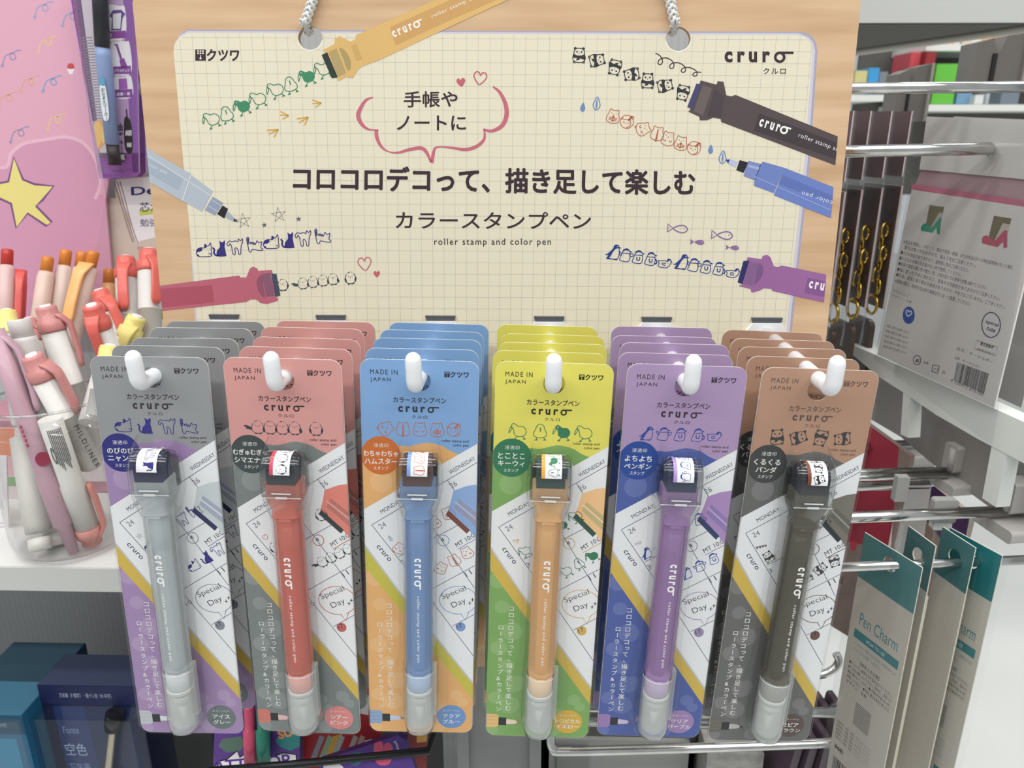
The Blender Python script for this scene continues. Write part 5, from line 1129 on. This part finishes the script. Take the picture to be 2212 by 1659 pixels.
# ---- white backed key holder bags
def keybag(px0, d, vpx, label, full=True):
    dx = px0[0]-1971; pl = wall_dir(px0[0], px0[1], d, vpx); Q = lambda p: [(x+dx, y) for x, y in p]
    t = thing('key_holder_bag', label, 'bag', pl.m, 'white backed key holder bags')
    card = Q([(1971, 402), (2252, 446), (2147, 881), (1895, 766)])
    wins = [Q([(2008, 443), (2040, 447), (2030, 494), (1999, 488)]), Q([(2147, 466), (2185, 472), (2172, 526), (2134, 518)])] if full else []
    A = Art(pl); 
    def W(t_, a, b, ht, c='45434a', bo=0): A.text(t_, (a[0]+dx, a[1]), (b[0]+dx, b[1]), ht, c, 2, bo, 1, -1)
    A.fill(Q([(1972, 397), (2254, 440), (2252, 453), (1968, 409)]), 'b8627c', 1)
    if full:
        for t_, a, b in (('※本品を使用し、スポーツ、事故や怪我・破損、または本品以外への物的損害等が生じた場合、', (1951, 526), (2188, 583)), ('責任は負いかねますので、個人で充分ご注意ください。', (1953, 538), (2108, 579)),
                         ('●小さな部品がありますので、誤飲等に充分ご注意ください。', (1945, 549), (2092, 589)), ('●小さなお子様の手の届かない所で使用してください。', (1942, 561), (2075, 598)), ('●高温や湿度の高い所や暖かい所、火気の近くでの使用や放置は避けてください。', (1940, 573), (2131, 627)),
                         ('●強く擦ったり水に濡れると、変色する可能性がありますのでご注意ください。', (1937, 585), (2159, 650)), ('●形状、塗装に若干異なる場合がありますが、不良ではございません。ご了承ください。', (1935, 597), (2171, 669)), ('※廃棄の際は、各地方自治体の廃棄区分に従って廃棄してください。', (1932, 610), (2096, 662))): W(t_, a, b, 9)
        W('オンラインショップ', (1928, 629), (1962, 642), 6); W('デザイン・企画', (1926, 640), (1968, 655), 5)
        for k in range(5): W('商品に関するお問い合わせ', (1915-2*k, 706+11*k), (1962-k, 722+11*k), 6, '6a686c')
        A.dot(1963+dx, 681, 13, '1f4c9c', 2, 19, 30); heart(Stamp(A, 1963+dx, 677, 15, 'e6e6ee', -15, -1, 4, .12))
        A.ring(2141+dx, 702, 20, 2.2, '23305c', 2, 27); W('spiral', (2128, 699), (2155, 708), 9, '23305c', .02); W('cute', (2130, 712), (2149, 719), 8, '23305c', .02)
        A.line(Q([(2109, 735), (2155, 750), (2151, 769), (2105, 753)]), 1.2, '6a686c', 2, True); W('意匠登録済', (2117, 745), (2145, 754), 7, '35333a', .02); W('登録第 1669666 号', (2110, 756), (2147, 767), 5, '55535a')
        W('品名：キーホルダー', (2066, 755), (2144, 786), 7); W('品番：', (2062, 775), (2074, 779), 6); W('キーホルダー', (2078, 781), (2118, 797), 6)
        rnd = random.Random(5); s_ = 0
        while s_ < 1:
            w_ = rnd.choice((.008, .012, .02, .03)); x0, y0 = 2068+68*s_, 782+25*s_; x1, y1 = 2060.5+65*s_, 821+30*s_
            x2, y2 = 2068+68*(s_+w_), 782+25*(s_+w_); x3, y3 = 2060.5+65*(s_+w_), 821+30*(s_+w_)
            A.fill(Q([(x0, y0), (x2, y2), (x3, y3), (x1, y1)]), '2e2c32', 2); s_ += w_+rnd.choice((.008, .012, .02))
        W('4 930972 616700', (2052, 824), (2122, 856), 8)
        A.ring(1981+dx, 778, 8, 1.6, '3a383e', 2, 10); W('紙', (1977, 782), (1985, 784), 8, '3a383e', .02); W('台紙', (1994, 785), (2005, 788), 6)
        A.line(Q([(2015, 788), (2029, 791), (2026, 807), (2013, 802)]), 2, '3a383e', 2, True); W('プラ', (2016, 800), (2026, 803), 7, '3a383e', .02); W('袋', (2034, 807), (2041, 809), 7)
        A.fill(wins[0], '6d674a', 1); A.fill(Q([(2029, 459), (2038, 460), (2030, 494), (2012, 489)]), 'a9a5a0', 2); A.fill(wins[1], '6a6248', 1); A.fill(Q([(2166, 482), (2182, 485), (2172, 526), (2148, 520)]), 'b5aca6', 2)
        for c_, p in (('2b8a70', [(1994, 484), (2000, 482), (2013, 492), (2030, 470), (2034, 470), (2030, 506), (2024, 505), (2023, 492), (2014, 503), (1999, 500), (1990, 499), (1989, 491)]), ('b04a66', [(2124, 510), (2132, 508), (2148, 521), (2170, 497), (2176, 498), (2176, 534), (2168, 537), (2167, 522), (2155, 534), (2130, 528), (2121, 525), (2121, 516)])):
            A.fill(Q(p), c_, 3)
    S = MB(); S.prism([[pl(*p) for p in card]], 0, .0012, M('c9c6c4', .5), M('e6e4e2')); sheet('back_card', S, A, t)
    hd = Q([(2002, 252), (2262, 262), (2262, 392), (1986, 366)]); S = MB()
    S.prism([[pl(*p) for p in hd], [pl(*p) for p in circ(2138+dx, 326, 7, 13)]], 0, .0012, M('c9c6c3', .5)); S.link('header_card', t)
    S = MB(); S.prism([[pl(*p) for p in Q([(2002, 250), (2265, 260), (2150, 960), (2137, 955), (1893, 775)])], [pl(*p) for p in circ(2138+dx, 326, 8, 14)]], -.0022, -.0020, FILM); S.link('film', t)
    S = MB(); S.prism([[pl(*p) for p in Q([(1988, 364), (2262, 390), (2256, 442), (1974, 398)])]], .0013, .0018, M('a98a92', .5)); S.link('mauve_band', t)
    return t
keybag((1971, 400), .515, 660, 'white back of a key holder bag full of fine print, nearest on its peg')
keybag((2030, 392), .60, 660, 'second white backed key holder bag just behind and to the right', False)
gold = M('c9a23c', .22, .9); BR = M('5a4745', .45)
for k, (xt, xb) in enumerate(((1832, 1786), (1875, 1815), (1921, 1855), (1966, 1893))):
    d = .530+.014*k; pl = wall_dir((xt+xb)/2, 500, d, 900)
    t = thing('charm_bag', ('clear charm bag with gold chain against the board edge', 'clear charm bag with gold chain, second from the board edge', 'clear charm bag with gold chain, third from the board edge', 'clear charm bag with gold chain touching the white back card')[k], 'bag', pl.m, 'clear charm bags seen edge-on')
    top, bot = pl(xt, 240), pl(xb, 752); L_ = .062
    def P_(q, s): return (top[0]+(bot[0]-top[0])*q+s*L_*0, top[1]+(bot[1]-top[1])*q)
    z0, z1 = top[1], bot[1]; H_ = z0-z1
    S = MB(); S.prism([[(0, z0), (.058, z0), (.058, z0-.045), (0, z0-.045)]], 0, .001, M('6a5658', .5), M('c6b3b6', .5)); S.link('header_card', t)
    S = MB(); S.prism([[(.003, z0-.052), (.054, z0-.052), (.054, z1+.030), (.003, z1+.030)]], .003, .0045, BR, M('bca8a8', .5)); S.link('inner_card', t)
    R_ = []
    for j in range(11):
        q = j/10; th = .0065*math.sin(math.pi*min(1, max(0, (q-.22)/.78)))**.8+.0006; zz_ = z0-H_*q
        R_.append([Vector((x, .0035+s*th*math.sin(math.pi*(x+.001)/.062)**.6 if 0 < x < .06 else .0035, zz_)) for x, s in [(-.001, 0), (.006, -1), (.02, -1), (.04, -1), (.055, -1), (.061, 0), (.055, 1), (.04, 1), (.02, 1), (.006, 1)]])
    S = MB(); S.rings(R_, FILM, (False, False)); S.link('film', t)
    S = MB()
    for i in range(6):
        c = Vector((.010+.003*math.sin(i*2.1), -.0005, z0-.085-.0085*i)); a_ = i % 2
        S.tube([c+Vector(((.0035 if a_ else .0012)*math.cos(v), (.0012 if a_ else .0035)*math.cos(v), .0055*math.sin(v))) for v in [math.tau*q/14 for q in range(15)]], .0011, gold, 6)
    S.tube([Vector((.012+.0075*math.cos(v), -.001, z0-.142+.0075*math.sin(v))) for v in [math.tau*q/20 for q in range(21)]], .0012, gold, 6); S.link('gold_chain', t)
    S = MB(); S.prism([rrect(.008, z0-.200, .040, z0-.155, .006)], -.001, .0025, M('4c3a30', .35)); S.link('charm', t)
    for ch in t.children:
        for v in ch.data.vertices: v.co.x *= -1
# ---- teal topped charm bags
def charmbag(TL, TR, d, vpx, col, label, tilt=0):
    pl = wall_dir(TL[0], TL[1], d, vpx); t = thing('pen_charm_bag', label, 'bag', pl.m, 'teal topped charm bags')
    w_ = pl(*TR)[0]; sg = 1 if w_ > 0 else -1; w_ = abs(w_); Hh = .185
    ez = lambda x, z: (x*sg, z)
    A = Art(lambda x, y: (x*w_, y)); hole = circ(w_*.5, -.0098 if 'readable' in label else -.0128, .0046, .0046)
    A.fill([(0, 0), (1, 0), (1, -.030), (0, -.030)], col, 1, [[(x/w_, z) for x, z in hole]]); A.fill([(0, -.030), (1, -.030), (1, -Hh), (0, -Hh)], 'c9c2b8', 1)
    A.fn = lambda x, y: (x*.042, y)
    w1 = w_/.042; cx = w1/2
    if vpx < 500:
        A.text('Pen Charm', (w1*.16, -.060), (w1*.86, -.060), .0085, '4f8f94', 3, 0)
        A.fill(rrect(w1*.10, -.0705, w1*.92, -.0645, .0015, 3), '3f868c', 3) if False else A.fill([(w1*.10, -.0705), (w1*.92, -.0705), (w1*.92, -.0645), (w1*.10, -.0645)], '3f868c', 3)
        A.text('HOW TO USE', (w1*.34, -.0688), (w1*.68, -.0688), .0026, 'dfe6e4', 4, 0)
        for k, q in enumerate(('ペンのクリップ部分にかけるだけ！お手持ちのペンの', 'アレンジにお使いください。')): A.text(q, (w1*.14, -.0755-.004*k), (w1*(.9-.25*k), -.0755-.004*k), .0026, '5f9296', 3)
        A.text('【使用上の注意】', (w1*.3, -.0865), (w1*.66, -.0865), .0028, '4a4848', 3)
        for k, q in enumerate(('●クリップに無理な力を加えないでください。', '●ペン以外に使用しないでください。火気の近く、高温になる', '場所に置かないでください。●お子様の手の届かない所に', '保管してください。●写真と異なる場合があります。', 'デザイン：企画')): A.text(q, (w1*.1, -.0905-.0036*k), (w1*(.92 if k < 4 else .5), -.0905-.0036*k), .0026, '4a4848', 3)
        for k in range(12): A.line([(w1*.34, -.113-.0014*k), (w1*.64, -.113-.0014*k)], .0006, '6a6866', 3)
        for k in range(5): A.text('品質表示・材質：合金、アクリル、シリコン', (w1*.06, -.138-.003*k), (w1*.74, -.138-.003*k), .0022, '6a6866', 3)
        A.text('¥440', (w1*.08, -.158), (w1*.26, -.158), .0038, '3a3838', 3, .02); A.fill([(w1*.62, -.164), (w1*.9, -.164), (w1*.9, -.157), (w1*.62, -.157)], '3f868c', 3)
        rnd = random.Random(9); x = w1*.1
        while x < w1*.5: q = rnd.choice((.006, .012, .02)); A.fill([(x, -.182), (x+q, -.182), (x+q, -.164), (x, -.164)], '38363a', 3); x += q+rnd.choice((.007, .014))
    if sg < 0: A.mb.v = [(-x, y, z) for x, y, z in A.mb.v]
    S = MB(); S.prism([[ez(0, 0), ez(w_, 0), ez(w_, -Hh), ez(0, -Hh)], [(x*sg, z) for x, z in hole]], 0, .0008, M(mix(col, '808080', .2)), M('d8d2c4', .5))
    sheet('card', S, A, t)
    S = MB(); S.add([Vector((x*sg, y, z)) for x, y, z in ((-.004, -.0016, .003), (w_*.5, -.0055, .0), (w_+.006, -.0016, .001), (-.004, -.0016, -Hh), (w_*.5, -.010, -Hh), (w_+.006, -.0016, -Hh))], [(0, 1, 4, 3), (1, 2, 5, 4)], FILM, True); S.link('film', t)
    S = MB(); S.box(min(0, w_*sg)+.004, max(0, w_*sg)-.004, .0009, .0055, -Hh, -.036, M('d9cdb4', .5)); S.link('charm_tray', t)
    return t
charmbag((1868, 1150), (1992, 1228), .462, 460, '4d8486', 'charm bag with readable print and teal top, leftmost on its peg')
charmbag((1962, 1136), (2012, 1226), .452, 800, '4a7678', 'charm bag turned almost edge-on, second along the peg')
charmbag((2036, 1138), (2098, 1226), .4528, 700, '44787a', 'charm bag with shiny film, third along the peg')
charmbag((2052, 1140), (2160, 1222), .4575, 460, '17787c', 'charm bag with brightest teal top, last along the peg')
def hang(TL, pts, parts, d, vpx, label, name='hanging_pack'):
    pl = wall_dir(TL[0], TL[1], d, vpx); A = Art(pl, orient(pts))
    for h, p, l in parts: A.fill(p, h, l)
    S = MB(); S.prism([[pl(*p) for p in pts]], 0, .004, M(parts[0][0], .4)); o = sheet(name, S, A); o.matrix_world = pl.m
    return tag(o, label, 'pack', 'header card packs behind the pegs')
hang((1880, 915), [(1845, 895), (1968, 985), (1925, 1175), (1905, 1420), (1760, 1330), (1800, 1100)], [('8d7a74', [(1845, 895), (1968, 985), (1925, 1175), (1905, 1420), (1760, 1330), (1800, 1100)], 1), ('a32840', [(1845, 895), (1968, 985), (1926, 1185), (1822, 1170)], 2), ('f0e4e2', [(1958, 978), (1968, 985), (1926, 1185), (1918, 1182)], 3), ('c43a44', [(1838, 1168), (1852, 1172), (1848, 1190), (1836, 1186)], 4), ('5a4a48', [(1806, 1240), (1822, 1246), (1818, 1262), (1804, 1256)], 3), ('5a4a48', [(1800, 1280), (1808, 1284), (1800, 1330), (1794, 1326)], 3)], .60, 460, 'crimson header card pack hanging behind the charm bags')
hang((1975, 985), [(1968, 960), (2020, 995), (1994, 1240), (1930, 1200)], [('e9e9e7', [(1968, 960), (2020, 995), (1994, 1240), (1930, 1200)], 1)], .64, 460, 'white pack between the crimson and violet header cards')
hang((2020, 1040), [(2012, 1052), (2018, 1050), (2100, 1115), (2086, 1170), (2030, 1330), (1978, 1290)], [('9c8a80', [(2012, 1052), (2018, 1050), (2100, 1115), (2086, 1170), (2030, 1330), (1978, 1290)], 1), ('57396a', [(2012, 1052), (2018, 1050), (2100, 1115), (2086, 1172), (2032, 1164), (2000, 1122)], 2), ('e2dfe2', [(2096, 1112), (2106, 1120), (2090, 1180), (2084, 1172)], 3)], .585, 460, 'violet header card pack behind the brightest teal bag')
# ---- pegs, tray and pouches low in the middle
S = MB(); rod(S, (1235, 1527), (1830, 1541), .0036, .53, .53); tag(S.link('steel_peg'), 'long steel peg low behind the yellow to brown packs, upper of the pair', 'hook', 'steel pegs')
S = MB(); rod(S, (1235, 1558), (1545, 1563), .0034, .52, .52); tag(S.link('steel_peg'), 'steel peg low behind the yellow and purple packs, lower of the pair', 'hook', 'steel pegs')
S = MB(); S.tube(smooth([tuple(at(*p, .515)) for p in ((1192, 1560), (1190, 1600), (1197, 1618), (1215, 1623), (1420, 1618), (1640, 1611), (1830, 1603))], False, 6), .0032, CHROME, 12); tag(S.link('wire_guard'), 'bent steel wire guard across the bottom under the purple pack', 'guard')
S = MB(); S.tube(smooth([tuple(at(*p, .56)) for p in ((1700, 1466), (1770, 1458), (1800, 1446), (1812, 1428), (1806, 1412))], False, 6), .0030, CHROME, 10); tag(S.link('wire_loop'), 'curved steel loop beside the brown pack foot', 'hook')
tp = at(1150, 1596, .60); t = thing('grey_bin', 'grey plastic bin below the yellow and purple packs', 'bin', None); x0, x1 = max(tp.x, .0125), at(1500, 1596, .60).x; zt = tp.z
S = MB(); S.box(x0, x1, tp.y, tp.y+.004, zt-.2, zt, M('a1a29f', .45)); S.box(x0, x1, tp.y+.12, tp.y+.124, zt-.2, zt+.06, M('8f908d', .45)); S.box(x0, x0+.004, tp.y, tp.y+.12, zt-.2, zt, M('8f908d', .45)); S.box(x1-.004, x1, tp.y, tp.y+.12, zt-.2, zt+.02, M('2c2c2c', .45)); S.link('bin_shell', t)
S = MB(); S.box(x0+.01, x0+.035, tp.y-.003, tp.y-.0002, zt-.05, zt-.006, M('8c8d8a', .5)); S.link('label_slot', t)
x2 = at(1640, 1630, .58); S = MB(); S.box(x1+.003, x2.x, x2.y-.01, x2.y+.05, x2.z-.12, x2.z+.010, noisy('stone_print', '8b8985', 'b5b3ae', 90, .5))
tag(S.link('patterned_box'), 'box with grey stone pattern below the brown pack', 'box')
for k in range(5):
    a = at(1690+32*k, 1590-6*k, .575-.004*k); S = MB(); S.prism([rrect(-.0030, -.12, .0028, .012+.002*(k % 2), .002)], -.022, .022, M('5a4c58', .3), None, Matrix.Translation(a) @ Matrix.Rotation(.12, 4, 'Y') @ Matrix.Rotation(.15, 4, 'Z'))
    tag(S.link('mauve_pouch'), 'dark mauve pouch in the row beside the stone-patterned box', 'pouch', 'row of mauve pouches')
# ------------------------------------------------------------------ shelves across the aisle (upper right)
zb = at(1900, 50, .95).z
t = thing('gondola_top_beam', 'pale grey top beam above the blurred shelves', 'beam', None)
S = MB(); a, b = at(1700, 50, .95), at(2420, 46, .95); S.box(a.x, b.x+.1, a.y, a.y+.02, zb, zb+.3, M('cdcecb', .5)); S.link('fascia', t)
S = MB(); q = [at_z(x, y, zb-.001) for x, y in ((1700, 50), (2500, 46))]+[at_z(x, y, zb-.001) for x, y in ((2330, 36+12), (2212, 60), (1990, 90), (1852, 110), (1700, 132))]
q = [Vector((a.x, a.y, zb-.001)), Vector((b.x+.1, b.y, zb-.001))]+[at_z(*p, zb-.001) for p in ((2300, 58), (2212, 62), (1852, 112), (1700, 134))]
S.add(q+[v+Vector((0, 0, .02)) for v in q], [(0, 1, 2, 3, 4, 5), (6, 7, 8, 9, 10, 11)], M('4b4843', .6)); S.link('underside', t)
S = MB(); S.tube([at_z(2300, 58, zb-.004), at_z(2212, 62, zb-.004), at_z(1852, 112, zb-.004), at_z(1700, 134, zb-.004)], .006, M('c9c6bb', .4), 6); S.link('edge_strip', t)
D2 = 2.3
t = thing('far_shelf', 'blurred white shelving across the aisle at upper right', 'shelf', None)
def fb(x0, x1, y0, y1, d, dep, m, name, par):
    a, b = at(x0, y1, d), at(x1, y0, d); S = MB(); S.box(a.x, b.x, a.y, a.y+dep, a.z, b.z, m); return S.link(name, par)
DKP = M('4b4a46', .6)
fb(1820, 2420, 20, 420, D2+.36, .02, M('5d5c57', .6), 'back_panel', t)
WL = M('e9ece6', .5)
for x0, x1, y in ((2000, 2420, 103), (1985, 2420, 233)): fb(x0, x1, y-7, y+7, D2, .34, WL, 'shelf_board', t)
fb(1830, 1908, 205, 219, D2, .34, WL, 'shelf_board', t)
items = [('white box', 'e6e6e2', 2020, 2036, 78, 97), ('peach box', 'e8b08c', 2037, 2060, 78, 96), ('pale box', 'e8e6e0', 2062, 2074, 75, 95), ('crimson box', 'c4304e', 2075, 2098, 74, 95), ('ivory box', 'e9e4dc', 2100, 2118, 72, 95), ('orange box', 'eaa844', 2120, 2168, 66, 95), ('white carton', 'ecebe8', 2170, 2186, 60, 95), ('pink box', 'e07a80', 2188, 2240, 56, 95),
         ('yellow pouch', 'd8cf8c', 1842, 1868, 154, 204), ('sky blue bottle', '3aa0e0', 1870, 1893, 148, 204), ('grey tin', '8a9298', 1895, 1912, 156, 204), ('red and blue carton', 'd04a54', 1952, 1974, 116, 225), ('dark red carton', '9c2a30', 1985, 2006, 116, 225), ('bright green carton', '67c83c', 2010, 2058, 140, 225), ('light blue tub', '7aa6cc', 2064, 2096, 140, 225), ('white tube', 'e4e6e6', 2104, 2122, 205, 225), ('slate carton', '7a8694', 2160, 2198, 198, 225), ('pale bottle', 'dfe4ea', 2128, 2150, 202, 225), ('dark green carton', '2c4a40', 2040, 2062, 122, 139)]
for n_, c_, x0, x1, y0, y1 in items:
    if n_ == 'dark green carton': continue
    o = fb(x0, x1, y0, y1, D2+.02+.03*(len(n_) % 3), .12, M(c_, .5), 'carton' if 'bottle' not in n_ and 'tub' not in n_ else 'bottle', None)
    tag(o, f'blurred {n_} on the shelf across the aisle', 'product', 'goods across the aisle')
for x0, x1, y0, y1, d, lab in ((1928, 1996, 140, 262, .80, 'dark grey slotted bracket behind the top peg, left of two'), (2096, 2206, 74, 190, .72, 'dark grey slotted bracket behind the top peg, right of two')):
    t = thing('slotted_bracket', lab, 'bracket', None, 'slotted brackets')
    a, b = at(x0, y1, d), at(x1, y0, d); wd = b.x-a.x; S = MB()
    S.prism([[(0, 0), (wd, 0), (wd, b.z-a.z), (wd*.55, (b.z-a.z)*.94), (wd*.42, (b.z-a.z)*.6), (wd*.3, (b.z-a.z)*.9), (0, (b.z-a.z)*.82)]], 0, .03, M('6b6661', .5), M('8f8a84', .5), Matrix.Translation(a)); S.link('plate', t)
    S = MB(); S.box(wd*.32, wd*.40, -.002, .001, 0, (b.z-a.z)*.62, M('1f1e1c', .5), Matrix.Translation(a)); S.link('slot', t)
    S = MB(); S.box(wd*.93, wd*1.02, -.004, .03, 0, (b.z-a.z)*1.0, M('9a948e', .5), Matrix.Translation(a)); S.link('edge', t)
